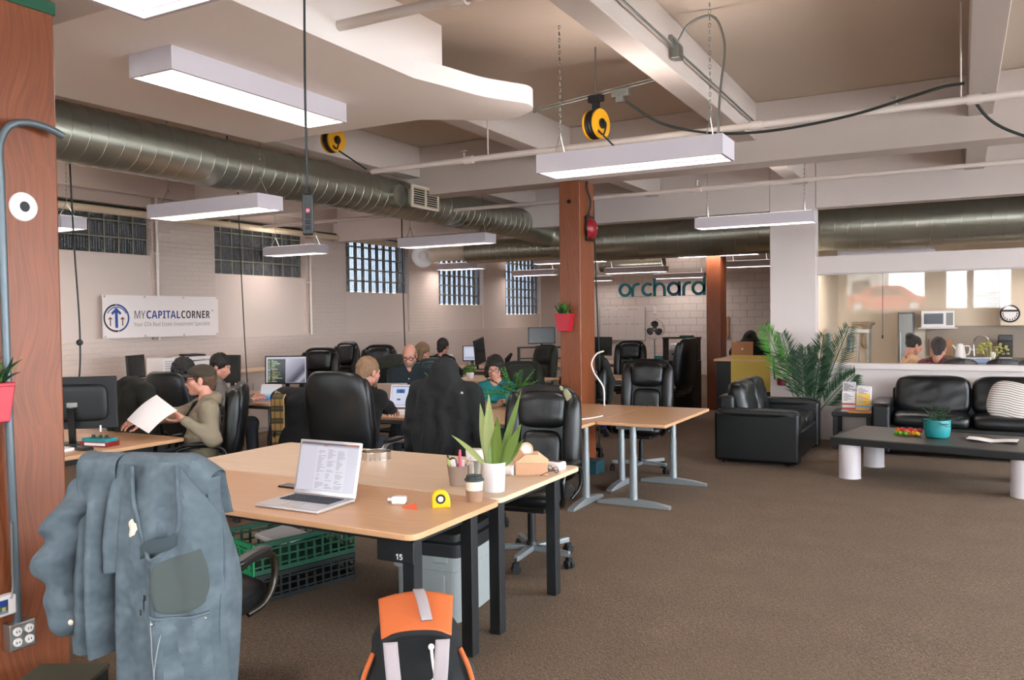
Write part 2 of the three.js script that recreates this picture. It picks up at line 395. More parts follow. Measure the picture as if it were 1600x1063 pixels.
// outside: street ground, far facade, neighbour wall close to the near glass blocks
struct('ground_street', [bx(-60, 60, 1.45, 1.7, ZR + .3, 90)], M.asphalt);
struct('ground_yard', [bx(XR + .3, 60, .1, .3, -60, ZR + .3)], M.asphalt);
struct('ground_side', [bx(-60, XL - .35, .8, 1.2, -60, 20)], M.asphalt);
{
  const t = thing('neighbour_building', 'dark neighbouring wall outside the near glass block windows', 'building', [XL - 1.5, 1.2, -6]);
  obj('wall', rb(.3, 9, 13, 0, 4.5, 0, .01), M.facadeDark, t); obj('coping', rb(.4, .1, 13.1, 0, 9.05, 0, .01), M.facadeDark, t);
}
{
  const t = thing('street_building', 'pale building across the street, mirrored in the kitchen glass', 'building', [-12, 1.7, 46]);
  obj('wall', rb(14, 9, 6, 0, 4.5, 0, .02), M.facade, t);
  for (let i = 0; i < 6; i++) for (let j = 0; j < 3; j++) obj('window', rb(1.2, 1.6, .12, -5.5 + i * 2.2, 1.6 + j * 2.6, -3.0, .01), M.carGlass, t);
  obj('cornice', rb(14.3, .3, 6.2, 0, 9.1, 0, .02), M.white, t);
}

// ================================================================ CEILING SERVICES
function spiralDuct(t, r, len, axis, o, pitch = .15) { // body + helical seam along axis from o
  const seam = [], n = Math.ceil(len / pitch) * 14;
  for (let i = 0; i <= n; i++) { const a = i / 14 * 2 * Math.PI, s = i / 14 * pitch; if (s > len) break; seam.push(axis === 'z' ? V(Math.cos(a) * r, Math.sin(a) * r, -s) : V(s, Math.sin(a) * r, Math.cos(a) * r)); }
  const body = axis === 'z' ? cylZ(r, len, 0, 0, -len / 2, 40) : cylX(r, len, len / 2, 0, 0, 40);
  const c = new THREE.CatmullRomCurve3(seam);
  const b = obj('duct_pipe', body, M.duct, t); b.position.set(...o);
  class Helix extends THREE.Curve { getPoint(u) { const s = u * len, a = s / pitch * 2 * Math.PI; return axis === 'z' ? V(Math.cos(a) * r, Math.sin(a) * r, -s) : V(s, Math.sin(a) * r, Math.cos(a) * r); } }
  const sm = obj('seam', new THREE.TubeGeometry(new Helix(), Math.ceil(len / pitch) * 24, .0055, 4), M.duct, t); sm.position.set(...o);
}
{
  const t = thing('spiral_duct', 'long galvanised spiral duct running away below the white cloud ceiling', 'duct', [-6.1, 3.15, -1.2]);
  spiralDuct(t, .232, 10.3, 'z', [0, 0, 0]);
  // joining collars
  for (const z of [-2.4, -5.2, -8.0]) obj('collar', [cylZ(.24, .07, 0, 0, z, 40)], M.duct, t);
  // elbow to the cross duct
  obj('elbow', tube([[0, 0, -10.25], [0, -.03, -10.7], [.15, -.12, -11.1], [.5, -.22, -11.2]], .232, 20, 32), M.duct, t);
  // side outlet with grille
  const b = obj('outlet_box', [rb(.26, .2, .46, .27, -.02, -7.1, .004), cylX(.13, .2, .2, -.02, -6.73, 20)], M.duct, t);
  const z0 = -7.37, z1 = -6.81;
  obj('grille_frame', [rb(.025, .03, .56, .41, .1, -7.09), rb(.025, .03, .56, .41, -.14, -7.09), rb(.025, .26, .03, .41, -.02, z0 + .01), rb(.025, .26, .03, .41, -.02, z1 - .01), rb(.025, .22, .03, .41, -.02, -7.09)], M.cream, t);
  obj('grille_back', rb(.012, .22, .52, .4, -.02, -7.09), M.black, t);
  for (let k = 0; k < 8; k++) obj('grille_slat', rb(.012, .008, .5, .415, -.115 + k * .027, -7.09, .001), M.cream, t);
  for (const z of [-1.6, -4.4, -7.2]) obj('hanger_rod', cyl(.006, .006, .4, 0, .22, z, 6), M.black, t);
}
{
  const t = thing('spiral_duct', 'large galvanised duct crossing behind the posts and over the kitchen', 'duct', [-5.6, 2.88, -12.4]);
  spiralDuct(t, .31, 11.4, 'x', [0, 0, 0], .17);
  obj('end_cap', [cylX(.315, .04, 0, 0, 0, 40), cylX(.1, .06, -.02, -.05, .2, 16)], M.duct, t);
  for (const x of [1.2, 4.75, 8.6]) obj('collar', cylX(.32, .05, x, 0, 0, 40), M.duct, t);
  for (const x of [1.0, 3.4, 6.4]) obj('hanger_rod', cyl(.006, .006, .55, x, .3, 0, 6), M.black, t);
}
{
  const t = thing('spiral_duct', 'smaller duct branch ending in a round diffuser near the glass blocks', 'duct', [-7.6, 2.83, -12.4]);
  spiralDuct(t, .2, 1.95, 'x', [0, 0, 0], .13);
  obj('flex_hose', tube([[0, 0, 0], [-.25, -.01, .02], [-.55, .0, .03], [-.75, -.02, .06]], .13, 20, 16), M.cream, t);
  const d = obj('diffuser', lathe([[.0, .02], [.06, .02], [.07, -.01], [.1, -.01], [.12, .02], [.15, .0], [.17, .02], [.21, -.01], [.215, -.03], [.1, -.1], [.0, -.1]], 32).rotateX(Math.PI / 2 - .0), M.white, t);
  d.position.set(-.9, -.02, .12); d.rotation.set(.0, .45, 0);
}
{
  const t = thing('spiral_duct', 'short far duct stub with a round damper above the teal lettering', 'duct', [-7.9, 2.95, -19.2]);
  for (const x of [.3, 1.3]) obj('hanger_rod', cyl(.006, .006, .66, x, .16, 0, 6), M.black, t);
  spiralDuct(t, .17, 1.6, 'x', [0, 0, 0], .13);
  obj('end_cap', cylX(.175, .05, 1.6, 0, 0, 24), M.duct, t);
}
// fluorescent fixtures: housing, glowing lens, hangers; y is the underside
function fixture(x0, x1, z0, z1, y, h, label, hang, opt = {}) {
  const cx = (x0 + x1) / 2, cz = (z0 + z1) / 2, w = x1 - x0, d = z1 - z0;
  const t = thing('fluorescent_light', label, 'ceiling light', [cx, y, cz], 0, 'fluorescent light fixtures');
  obj('housing', [bx(-w / 2, w / 2, 0, h, d / 2 - .018, d / 2), bx(-w / 2, w / 2, 0, h, -d / 2, -d / 2 + .018), bx(w / 2 - .018, w / 2, 0, h, -d / 2 + .018, d / 2 - .018), bx(-w / 2, -w / 2 + .018, 0, h, -d / 2 + .018, d / 2 - .018), bx(-w / 2 + .018, w / 2 - .018, h - .018, h, -d / 2 + .018, d / 2 - .018)], M.fixture, t);
  obj('lens', rb(w - .037, .012, d - .037, 0, .034, 0, .002), M.glow, t);
  const L = new THREE.RectAreaLight(LIGHT_C, LIGHT_I * (opt.k || 1), w - .05, d - .05); L.position.set(0, .022, 0); L.rotation.x = -Math.PI / 2; L.name = 'lamp'; L.castShadow = true; t.add(L);
  if (hang && opt.up !== 0) { const U = new THREE.RectAreaLight(LIGHT_C, LIGHT_I * .6 * (opt.k || 1), w - .05, d - .05); U.position.set(0, h + .012, 0); U.rotation.x = Math.PI / 2; U.name = 'uplight'; U.castShadow = true; t.add(U); obj('top_lens', rb(w - .06, .008, d - .06, 0, h + .003, 0, .002), M.glow, t); }
  if (hang) for (const s of [-1, 1]) {
    const X = s * (w / 2 - .12), g = [];
    const top = hang - y; g.push(tube([[X, h, d / 2 - .06], [X, h + .16, 0]], .004, 1, 5), tube([[X, h, -d / 2 + .06], [X, h + .16, 0]], .004, 1, 5));
    for (let yy = h + .16; yy < top; yy += .045) g.push(new THREE.TorusGeometry(.014, .0035, 4, 8).scale(.6, 1, 1).rotateY(g.length % 2 ? 0 : Math.PI / 2).translate(X, yy, 0));
    obj('hanging_chain', g, M.conduit, t);
  }
  return t;
}
fixture(-4.45, -4.07, -4.9, -3.33, 3.159, .1405, 'long fluorescent fixture mounted under the white cloud ceiling, left', 0);
fixture(-2.45, -2.05, -1.9, -.6, 2.70, .13, 'fluorescent fixture cut off by the top edge at upper left', CE);
fixture(-2.66, -1.33, -5.58, -5.27, 2.70, .13, 'big hanging fluorescent fixture in front of the middle wooden post', CE);
fixture(-2.76, -1.42, -9.85, -9.6, 2.70, .12, 'hanging fluorescent fixture in front of the white pillar', CE);
fixture(-7.08, -5.58, -5.78, -5.46, 2.70, .13, 'hanging fluorescent fixture between the first two glass block windows', CE, { up: 0 });
fixture(-9.7, -8.62, -9.9, -9.58, 2.70, .13, 'hanging fluorescent fixture in front of the second glass block window', CE);
fixture(-7.1, -5.64, -9.92, -9.62, 2.70, .13, 'hanging fluorescent fixture right of the third glass block window', CE, { up: 0 });
fixture(-9.75, -8.72, -14.9, -14.55, 2.70, .13, 'hanging fluorescent fixture over the fourth glass block window', 3.7);
fixture(-9.75, -8.45, -5.75, -5.45, 2.70, .13, 'hanging fluorescent fixture next to the left post over the first glass blocks', CE);
fixture(-7.25, -5.8, -14.46, -14.16, 2.70, .13, 'hanging fluorescent fixture directly behind the middle post, lower', CE);
fixture(-4.4, -3.0, -14.42, -14.14, 2.70, .12, 'hanging fluorescent fixture just under the crossing duct', CE);
fixture(-7.5, -6.0, -18.7, -18.4, 2.70, .13, 'hanging fluorescent fixture above the first letters of the teal sign', CE);
fixture(-9.75, -8.6, -18.2, -17.9, 2.70, .13, 'hanging fluorescent fixture left of the middle post at the last window', CE);
fixture(-4.45, -3.5, -18.1, -17.8, 2.70, .13, 'hanging fluorescent fixture right of the far wooden post', CE);
fixture(-7.5, -6.05, -22.2, -21.9, 2.70, .13, 'farthest fluorescent fixture right above the teal lettering', CE);
fixture(-9.4, -8.75, -22.2, -21.9, 2.70, .13, 'far small fluorescent fixture right of the middle post, lowest', CE);
fixture(1.9, 3.3, -5.58, -5.27, 2.70, .13, 'hanging fluorescent fixture out of view over the lounge side', CE);
fixture(1.9, 3.3, -9.85, -9.55, 2.70, .13, 'hanging fluorescent fixture out of view over the sofa', CE);
fixture(-7.1, -5.6, -1.6, -1.3, 2.70, .13, 'hanging fluorescent fixture out of view at the left', CE);
fixture(1.6, 3.0, -1.6, -1.3, 2.70, .13, 'hanging fluorescent fixture out of view beside the camera', CE);
fixture(-1.6, -.3, -13.3, -13.0, 2.50, .1, 'fluorescent fixture inside the kitchen behind the header', CE, { k: 1.5, up: 0 });
fixture(.9, 2.3, -14.2, -13.9, 2.50, .1, 'fluorescent fixture inside the kitchen over the counter', CE, { k: 1.5, up: 0 });
// sprinkler pipes
function runPipe(name, label, gs, mat, cat = 'pipe') { return tag(obj(name, gs, mat), label, cat); }
{
  const t = thing('sprinkler_pipe', 'white sprinkler pipe crossing above the big hanging light', 'pipe', [0, 3.1, -6.38]);
  obj('pipe_run', cylX(.027, 11.0, .5, 0, 0, 12), M.pipe, t);
  for (const x of [-3.9, -1.35, .08]) obj('coupling', cylX(.036, .09, x, 0, 0, 12), M.pipe, t);
  for (const x of [-3.95, -.4]) obj('sprinkler_head', [cyl(.012, .012, .05, x, .02, 0, 8), cyl(.035, .035, .006, x, .08, 0, 12), cyl(.008, .02, .02, x, .06, 0, 8)], M.steel, t);
  for (const x of [-3.7, .0]) obj('hanger_rod', cyl(.007, .007, .64, x, .02, 0, 6), M.pipe, t);
}
{
  const t = thing('sprinkler_pipe', 'thinner white pipe behind the middle post, above the crossing duct', 'pipe', [0, 3.1, -9.22]);
  obj('pipe_run', cylX(.024, 15, -1.8, 0, 0, 12), M.pipe, t);
  obj('sprinkler_head', [cyl(.012, .012, .07, -2.62, .02, 0, 8), cyl(.03, .03, .006, -2.62, .09, 0, 12)], M.steel, t);
  obj('coupling', cylX(.036, .1, -2.62, 0, 0, 12), M.pipe, t);
}
{
  const t = thing('sprinkler_pipe', 'white pipe coming out of the soffit at the top edge', 'pipe', [-3.27, 3.42, -3.86]);
  obj('pipe_run', cylX(.032, 3.4, 1.7, 0, 0, 14), M.pipe, t);
  obj('coupling', [cylX(.045, .1, .86, 0, 0, 14), cylX(.04, .06, .99, 0, 0, 14)], M.pipe, t);
}
{
  const t = thing('wall_pipe', 'beige pipe along the left wall over the glass block windows', 'pipe', [XL + .09, 3.14, 0]);
  obj('pipe_run', cylZ(.05, 17, 0, 0, -5.4, 14), M.oldPipe, t);
  for (const z of [-3, -6, -9, -12]) obj('clip', rb(.12, .03, .03, -.03, .05, z), M.oldPipe, t);
  obj('cable_line', tube([[-.02, .065, 3], [-.02, .07, -5], [-.02, .062, -9], [-.02, .07, -13.6]], .012, 20, 6), M.cable, t);
}
{
  const t = thing('wall_pipe', 'white vertical pipe running down the wall beside the first window', 'pipe', [XL + .06, 1.42, -7.74]);
  obj('pipe_run', cyl(.022, .022, 2.3, 0, 0, 0, 10), M.pipe, t); obj('clip', rb(.07, .03, .06, -.02, 1.2, 0), M.pipe, t);
}
{
  const t = thing('wall_pipe', 'white vertical pipe on the wall right of the second window', 'pipe', [XL + .06, 1.42, -10.82]);
  obj('pipe_run', cyl(.02, .02, 1.6, 0, 0, 0, 10), M.pipe, t); obj('clip', rb(.07, .03, .06, -.02, .9, 0), M.pipe, t);
}
// conduit along the joist with junction box and flexible whip to the big light
{
  const t = thing('conduit_run', 'grey conduit with junction box on the ceiling joist', 'conduit', [-1.74, 3.52, 0]);
  obj('conduit_pipe', cylZ(.009, 8.3, 0, 0, -4.1, 8), M.conduit, t);
  obj('junction_box', [rb(.06, .1, .1, .01, -.02, -5.62, .006), rb(.03, .03, .14, .02, .03, -5.5, .004)], M.conduit, t);
  obj('flexible_whip', tube([[.02, .03, -5.58], [.1, .16, -5.62], [.24, .2, -5.66], [.34, .0, -5.6], [.34, -.4, -5.48], [.34, -.68, -5.43]], .009, 36, 6), M.conduit, t);
}
// cord reels
function reel(label, p, turn) {
  const t = thing('cord_reel', label, 'cord reel', p, turn, 'yellow cord reels');
  obj('disc', [cylX(.115, .018, .045, 0, 0, 28), cylX(.115, .018, -.045, 0, 0, 28)], M.yellow, t);
  obj('cord_winding', [...[0, 1, 2].map(k => new THREE.TorusGeometry(.1, .014, 8, 28).rotateY(Math.PI / 2).translate(-.026 + k * .026, 0, 0)), cylX(.09, .07, 0, 0, 0, 24)], M.black, t);
  obj('hub', cylX(.04, .13, 0, 0, 0, 16), M.black, t); obj('hanger_rod', cyl(.006, .006, CE - p[1] - .2, 0, .2, 0, 6), M.conduit, t);
  obj('bracket', [rb(.06, .12, .03, 0, .15, 0), rb(.12, .05, .06, .0, .2, 0)], M.black, t); obj('cord_loop', tube([[.07, .02, 0], [.11, -.02, .03], [.1, -.1, .05], [.05, -.06, .05]], .008, 16, 6), M.black, t);
  return t;
}
reel('yellow cord reel hanging over the big light, next to the post', [-2.5, 3.17, -6.0], -.2);
reel('yellow cord reel half hidden behind the white cloud ceiling', [-5.32, 3.4, -6.2], -.1);
{
  const t = thing('conduit_run', 'thin conduits with outlet box beside the yellow reel', 'conduit', [-2.5, 3.37, -6.0]);
  obj('conduit_pipe', [bar([-.5, -.06, .1], [.7, .16, -.2], .008), bar([-.5, -.04, .1], [.7, .18, -.2], .005)], M.conduit, t);
  obj('outlet_box', [rb(.14, .06, .06, .2, .02, -.02, .005), rb(.06, .05, .05, .2, -.03, .0, .005)], M.conduit, t);
  obj('drop_rod', cyl(.005, .005, .4, 0, 0, 0, 6), M.conduit, t);
}
const cableThing = (label, pts, r = .008, seg = 0) => tag(obj('cable', tube(pts, r, seg || pts.length * 10, 6), M.cable), label, 'cable');
cableThing('black cable sagging from the yellow reel across to the right', [[-2.27, 3.33, -6.05], [-2.05, 3.17, -6.2], [-1.7, 3.07, -6.3], [-1.3, 3.03, -6.3], [-.7, 3.07, -6.3], [-.1, 3.19, -6.3], [.02, 3.2, -6.32]], .011);
cableThing('black cable dropping down at the upper right corner', [[.06, 3.13, -6.42], [.18, 2.97, -6.5], [.36, 2.86, -6.55], [.7, 2.75, -6.6]], .011);
{ // reel ends
  const t = tag(obj('cable', [tube([[-2.44, 3.08, -6.0], [-2.3, 2.93, -6.0]], .007, 4, 6), ball(.022, -2.3, 2.92, -6.0), tube([[-2.3, 2.92, -6], [-2.29, 2.86, -6.0]], .005, 2, 5)], M.cable), 'black cord end with ball stop below the yellow reel', 'cable');
  tag(obj('cable', [tube([[-5.32, 3.34, -6.2], [-5.0, 3.11, -6.3]], .008, 4, 6)], M.cable), 'black cord slanting from the half hidden yellow reel', 'cable');
}
{ // hanging power bar
  const t = thing('power_strip', 'black power strip with red light hanging from a cable', 'power strip', [-2.36, 2.02, -2.586], 42 * D2R);
  obj('case', [rb(.045, .17, .03, 0, .085, 0, .008, 2), cyl(.016, .006, .03, 0, .17, 0, 10)], M.black, t);
  obj('switch', cylZ(.007, .006, .0, .1, .017, 10), std('#ff4a50', .4, 0, { emissive: new THREE.Color('#ff3040'), emissiveIntensity: 1.2 }), t);
  for (let i = 0; i < 3; i++) obj('socket', rb(.02, .018, .004, 0, .03 + i * .024, .0155, .002), M.rubber, t);
  obj('cable', tube([[0, .19, 0], [-.002, .6, 0], [.004, 1.2, 0], [0, 1.75, 0]], .0055, 20, 6), M.cable, t);
}
// drop cables on the left side
cableThing('thin black drop cable left of the banner with a ball on it', [[-6.85, 3.6, -4.5], [-6.8, 2.4, -4.5], [-6.75, 1.55, -4.5], [-6.7, 1.2, -4.45], [-6.6, .8, -4.3]], .008);
tag(obj('cable_stop', [ball(.028, -6.757, 1.5, -4.5), cyl(.012, .012, .05, -6.757, 1.475, -4.5, 8)], M.cable), 'black ball stop on the drop cable left of the banner', 'cable stop');
cableThing('thin black drop cable in front of the second glass block window', [[-7.9, 3.7, -7.4], [-7.87, 2.5, -7.4], [-7.83, 1.5, -7.4], [-7.78, .9, -7.38], [-7.7, .76, -7.3]], .007);
cableThing('thin black drop cable in front of the third glass block window', [[-7.95, 3.7, -10.9], [-7.95, 2.6, -10.9], [-7.93, 1.4, -10.9], [-7.9, .8, -10.88]], .01);
cableThing('thin black drop cable just right of the middle post', [[-3.95, 3.7, -9.35], [-3.93, 2.6, -9.35], [-3.9, 1.6, -9.35], [-3.88, 1.0, -9.35], [-3.9, .1, -9.36]], .009);
{ // red fire bell on the middle post
  const t = thing('fire_bell', 'round red alarm bell on the side of the middle post', 'alarm bell', [-3.68, 2.66, -8.56]);
  obj('back_box', rb(.04, .28, .16, .02, 0, 0, .006), M.black, t);
  obj('gong', lathe([[0, .07], [.05, .066], [.09, .045], [.115, .012], [.118, 0]], 28).rotateZ(-Math.PI / 2).translate(.04, 0, 0), M.red, t);
  obj('screw', ball(.012, .112, 0, 0), M.steel, t);
  obj('cable', tube([[.01, .14, 0], [.05, .3, .03], [.02, .45, .06], [.03, .52, .08]], .012, 14, 6), M.cable, t);
}
{ // white ring on left post
  const t = thing('wall_ring', 'white round disc with dark centre on the left post', 'wall fitting', [-3.73, 2.2, -2.23]);
  obj('plate', lathe([[.022, .0], [.024, .014], [.05, .014], [.062, .008], [.066, 0]], 32).rotateZ(-Math.PI / 2), M.whiteGloss, t);
  obj('hole', cylX(.024, .006, .008, 0, 0, 20), M.black, t);
}
{ // conduit down left post with receptacle box
  const t = thing('conduit_run', 'grey conduit bent over the left post and running down it', 'conduit', [-3.69, 0, -2.12]);
  obj('conduit_pipe', tube([[.0, .33, -.01], [0, 1.4, .005], [0, 2.3, .01], [.0, 2.46, .01], [.005, 2.545, -.03], [.02, 2.57, -.1], [.03, 2.56, -.2], [.03, 2.54, -.26]], .017, 60, 10), M.conduitBlue, t);
  obj('cable', tube([[.02, .8, .02], [.02, .6, .02], [.02, .5, .02], [.02, .46, .03]], .005, 14, 6), M.conduit, t);
}
{
  const t = thing('outlet_box', 'four-socket metal outlet box low on the left post', 'outlet', [-3.7, .28, -2.14], Math.PI / 2);
  obj('box', rb(.115, .12, .06, 0, 0, .0, .006), M.steel, t);
  for (const [x, y] of [[-.026, .024], [.026, .024], [-.026, -.024], [.026, -.024]]) { const s = obj('socket', cylZ(.019, .008, x, y, .032, 16), M.whiteGloss, t); obj('slot', [rb(.003, .009, .003, x - .006, y, .037, .0005), rb(.003, .009, .003, x + .006, y, .037, .0005)], M.black, s); }
}
{
  const t = thing('air_freshener', 'small white plug-in box with coloured label on the left post', 'plug-in', [-3.7, .43, -2.07], Math.PI / 2);
  obj('case', rb(.1, .09, .05, 0, 0, 0, .01, 2), M.whiteGloss, t);
  const lt = canvasTex(64, 64, (c) => { c.fillStyle = '#1f3f8a'; c.fillRect(0, 0, 64, 30); c.fillStyle = '#586b2a'; c.fillRect(0, 30, 64, 22); c.fillStyle = '#c9b48a'; c.fillRect(30, 34, 20, 20); c.fillStyle = '#7f8fae'; c.fillRect(0, 52, 64, 12); });
  obj('label', new THREE.PlaneGeometry(.05, .06).translate(-.015, 0, .0262), std('#ffffff', .5, 0, { map: lt }), t, true);
}

// ================================================================ FURNITURE
function castors(t, r = .31, mat = M.black, wheelMat = M.rubber, rot = 0) {
  for (let k = 0; k < 5; k++) {
    const a = rot + k * Math.PI * 2 / 5, c = Math.cos(a), s = Math.sin(a);
    const leg = obj('base_leg', extr(poly([[0, -.028], [r - .02, -.014], [r, -.008], [r, .008], [r - .02, .014], [0, .028]]), .026, .004).rotateX(-Math.PI / 2).translate(0, .085, 0), mat, t); leg.rotation.y = -a;
    const w = obj('castor', [cylX(.03, .018, .016, 0, 0, 14), cylX(.03, .018, -.016, 0, 0, 14), rb(.04, .03, .05, 0, .03, 0, .01), cyl(.008, .008, .04, 0, .03, 0, 8)], wheelMat, t);
    w.position.set(c * r, .03, s * r); w.rotation.y = a + .6;
  }
  obj('gas_lift', [cyl(.045, .035, .06, 0, .08, 0, 14), cyl(.028, .028, .2, 0, .13, 0, 14), cyl(.018, .018, .12, 0, .3, 0, 12)], M.black, t);
}
// high-backed leather office chair, facing +z
function execChair(label, p, turn, o = {}) {
  const t = thing('office_chair', label, 'chair', p, turn, o.group);
  const H = o.h || 1.2, mat = o.mat || M.leather, sw = o.w || .54;
  castors(t, .31, o.base || M.black, M.rubber, o.rot || .3);
  obj('seat', pillow(sw, .52, .14, { n: 14, p: 5, wr: .01, sd: o.sd || 1 }).rotateX(-Math.PI / 2).translate(0, .47, .02), mat, t);
  obj('seat_plate', rb(.3, .04, .3, 0, .385, 0, .01), M.black, t);
  const b = new THREE.Group(); b.name = 'backrest'; t.add(b); b.position.set(0, .5, -.22); b.rotation.x = -.14;
  const bh = (H - .5) / Math.cos(.14);
  obj('shell', pillow(sw + .02, bh, .12, { n: 16, p: 4.2, q: .4, bend: .035, wr: .008, taper: .06 }).translate(0, bh / 2, -.03), mat, b);
  const hp = bh * .38, lp = bh * .5;
  obj('head_pad', pillow(sw * .66, hp, .13, { n: 14, p: 4, q: .5, bend: .01, wr: .014, sd: 3 }).translate(0, bh - hp / 2 - .05, .035), mat, b);
  obj('lumbar_pad', pillow(sw * .55, lp, .1, { n: 14, p: 4.5, q: .45, bend: .01, wr: .012, sd: 5 }).translate(0, lp / 2 + .02, .03), mat, b);
  for (const s of [-1, 1]) obj('bolster', pillow(.13, bh * .82, .12, { n: 10, p: 3, q: .5, wr: .01, sd: 7 + s }).rotateY(-s * .35).translate(s * sw * .41, bh * .5, .03), mat, b);
  if (o.worn) obj('worn_patch', [pillow(.05, .13, .012, { n: 8, p: 2.5 }).rotateZ(.5).translate(sw * .36, bh - .09, .055), pillow(.025, .04, .012, { n: 6, p: 2 }).rotateZ(.5).translate(sw * .26, bh - .03, .06)], M.wornSpot, b);
  const am = o.arm || M.blackGloss;
  if (o.arms !== false) for (const s of [-1, 1]) {
    const X = s * (sw / 2 + .03);
    const a = obj('armrest', tube([[X - s * .05, .42, -.12], [X, .5, -.17], [X, .62, -.16], [X, .665, -.06], [X, .665, .1], [X, .63, .2], [X, .53, .21], [X - s * .02, .44, .15], [X - s * .06, .41, .08]], .017, 44, 8), am, t);
    obj('arm_pad', pillow(.07, .28, .035, { n: 10, p: 3.5 }).rotateX(-Math.PI / 2).translate(X, .685, .02), mat, a);
  }
  return t;
}
// mesh-back task chair with headrest
function meshChair(label, p, turn, o = {}) {
  const t = thing('office_chair', label, 'chair', p, turn, o.group); castors(t, .3, M.black, M.rubber, o.rot || 0);
  obj('seat', pillow(.5, .48, .1, { n: 12 }).rotateX(-Math.PI / 2).translate(0, .46, .02), M.mesh, t);
  obj('seat_plate', rb(.26, .04, .26, 0, .39, 0, .01), M.black, t);
  const bh = o.bh || .5;
  obj('backrest', pillow(.48, bh, .06, { n: 14, p: 5, bend: .05 }).translate(0, .55 + bh / 2, -.24), M.mesh, t);
  obj('back_spine', [rb(.07, .5, .03, 0, .65, -.3, .01), rb(.06, .03, .16, 0, .42, -.22, .01)], M.black, t);
  if (o.head) { const h = obj('headrest', pillow(.3, .17, .1, { n: 12, p: 3 }).translate(0, .55 + bh + .13, -.23), M.mesh, t); obj('headrest_post', rb(.05, .16, .02, 0, .55 + bh, -.28, .004), M.black, h); }
  for (const s of [-1, 1]) { const a = obj('armrest', [rb(.04, .2, .05, s * .28, .52, -.02, .01), rb(.12, .03, .05, s * .24, .42, -.02, .01)], M.black, t); obj('arm_pad', rb(.08, .03, .25, s * .28, .635, .02, .012), M.rubber, a); }
  return t;
}
function desk(label, x0, x1, z0, z1, o = {}) { // z0 < z1
  const cx = (x0 + x1) / 2, cz = (z0 + z1) / 2, w = x1 - x0, d = z1 - z0, y = o.y || .74, th = .028;
  const t = thing('desk', label, 'desk', [cx, 0, cz], 0, o.group);
  const s = new THREE.Shape(), r = o.r === undefined ? .04 : o.r, a = w / 2, b = d / 2;
  s.moveTo(-a + r, -b); s.lineTo(a - r, -b); s.quadraticCurveTo(a, -b, a, -b + r); s.lineTo(a, b - r); s.quadraticCurveTo(a, b, a - r, b); s.lineTo(-a + r, b); s.quadraticCurveTo(-a, b, -a, b - r); s.lineTo(-a, -b + r); s.quadraticCurveTo(-a, -b, -a + r, -b);
  obj('table_top', extr(s, th - .008, .004, 6).rotateX(-Math.PI / 2).translate(0, y - th + .004, 0), o.top || M.beech, t);
  if (o.legs === 'T') { // silver columns on feet
    for (const [lx, lz, dir] of o.posts) {
      const px = lx - cx, pz = lz - cz;
      const c = obj('leg', [cyl(.036, .034, .4, px, .055, pz, 16), cyl(.03, .03, y - th - .45, px, .45, pz, 16)], M.silver, t);
      const f = [[-.33, 0], [-.33, .018], [-.2, .04], [0, .055], [.2, .04], [.33, .018], [.33, 0]];
      let g = extr(poly(f), .055, .004).translate(0, .005, -.0275); if (dir === 'z') g = g.rotateY(Math.PI / 2);
      obj('foot', g.translate(px, 0, pz), M.silver, c);
    }
    obj('under_rail', [rb(w * .5, .04, .05, 0, y - th - .03, 0, .005), rb(.34, .035, .02, 0, y - th - .025, b - .1, .004)], M.silver, t);
  } else {
    const L = o.leg || .065, ins = o.ins || .07;
    for (const [sx, sz] of [[-1, -1], [-1, 1], [1, -1], [1, 1]]) obj('leg', rb(L, y - th, L, sx * (a - ins), (y - th) / 2, sz * (b - (sz > 0 ? (o.insF || ins) : (o.insB || ins))), .006), o.legMat || M.legBlack, t);
    obj('under_rail', [rb(w - .2, .05, .025, 0, y - th - .03, b - .14, .004), rb(w - .2, .05, .025, 0, y - th - .03, -b + .14, .004), rb(.025, .05, d - .2, a - .1, y - th - .03, 0, .004), rb(.025, .05, d - .2, -a + .1, y - th - .03, 0, .004)], o.legMat || M.legBlack, t);
  }
  return t;
}
// near desks
const nearDesk = desk('beech desk with laptop and black legs, nearest of all', -4.25, -2.06, -3.64, -2.87, { r: .06, insF: .09, insB: .2 });
{
  const num = canvasTex(64, 64, (c) => { c.fillStyle = '#12161a'; c.fillRect(0, 0, 64, 64); c.fillStyle = '#dcd8d4'; c.font = 'bold 46px sans-serif'; c.textAlign = 'center'; c.fillText('15', 32, 50); });
  obj('leg_bracket', rb(.2, .1, .025, .975, .65, .345, .006), M.legBlack, nearDesk);
  obj('number_label', new THREE.PlaneGeometry(.05, .05).translate(1.0, .63, .3595), std('#ffffff', .5, 0, { map: num }), nearDesk, true);
}
desk('pale desk joined behind the laptop desk, with the plant pot on it', -4.5, -2.08, -4.68, -3.66, { top: M.pale, r: .05, insF: .09, insB: .25 });
desk('beech desk end with silver legs beside the leather loveseat', -2.83, -2.2, -8.12, -6.74, { legs: 'T', r: .01, posts: [[-2.52, -6.72 - .1, 'x'], [-2.5, -7.9, 'x']] });
desk('beech desk with silver legs behind the empty leather chair', -4.2, -2.845, -7.2, -6.4, { legs: 'T', r: .01, posts: [[-2.93, -6.72, 'z'], [-4.05, -6.8, 'z']] });
desk('beech desk behind the silver-legged desk, holding the turquoise pot', -4.2, -2.845, -8.1, -7.215, { legs: 'T', r: .01, posts: [[-2.93, -7.6, 'z'], [-4.05, -7.6, 'z']] });
desk('beech desk at left under the dark monitor', -7.3, -5.46, -4.52, -3.3, { r: .05, insB: .2 });
desk('beech desk where the two men with laptop sit face to face', -6.15, -4.3, -7.75, -6.28, { r: .02, legMat: M.silver, leg: .05 });
desk('beech desk with the code monitor behind the plaid scarf', -8.5, -6.75, -7.95, -6.74, { r: .02, legMat: M.silver, leg: .05 });
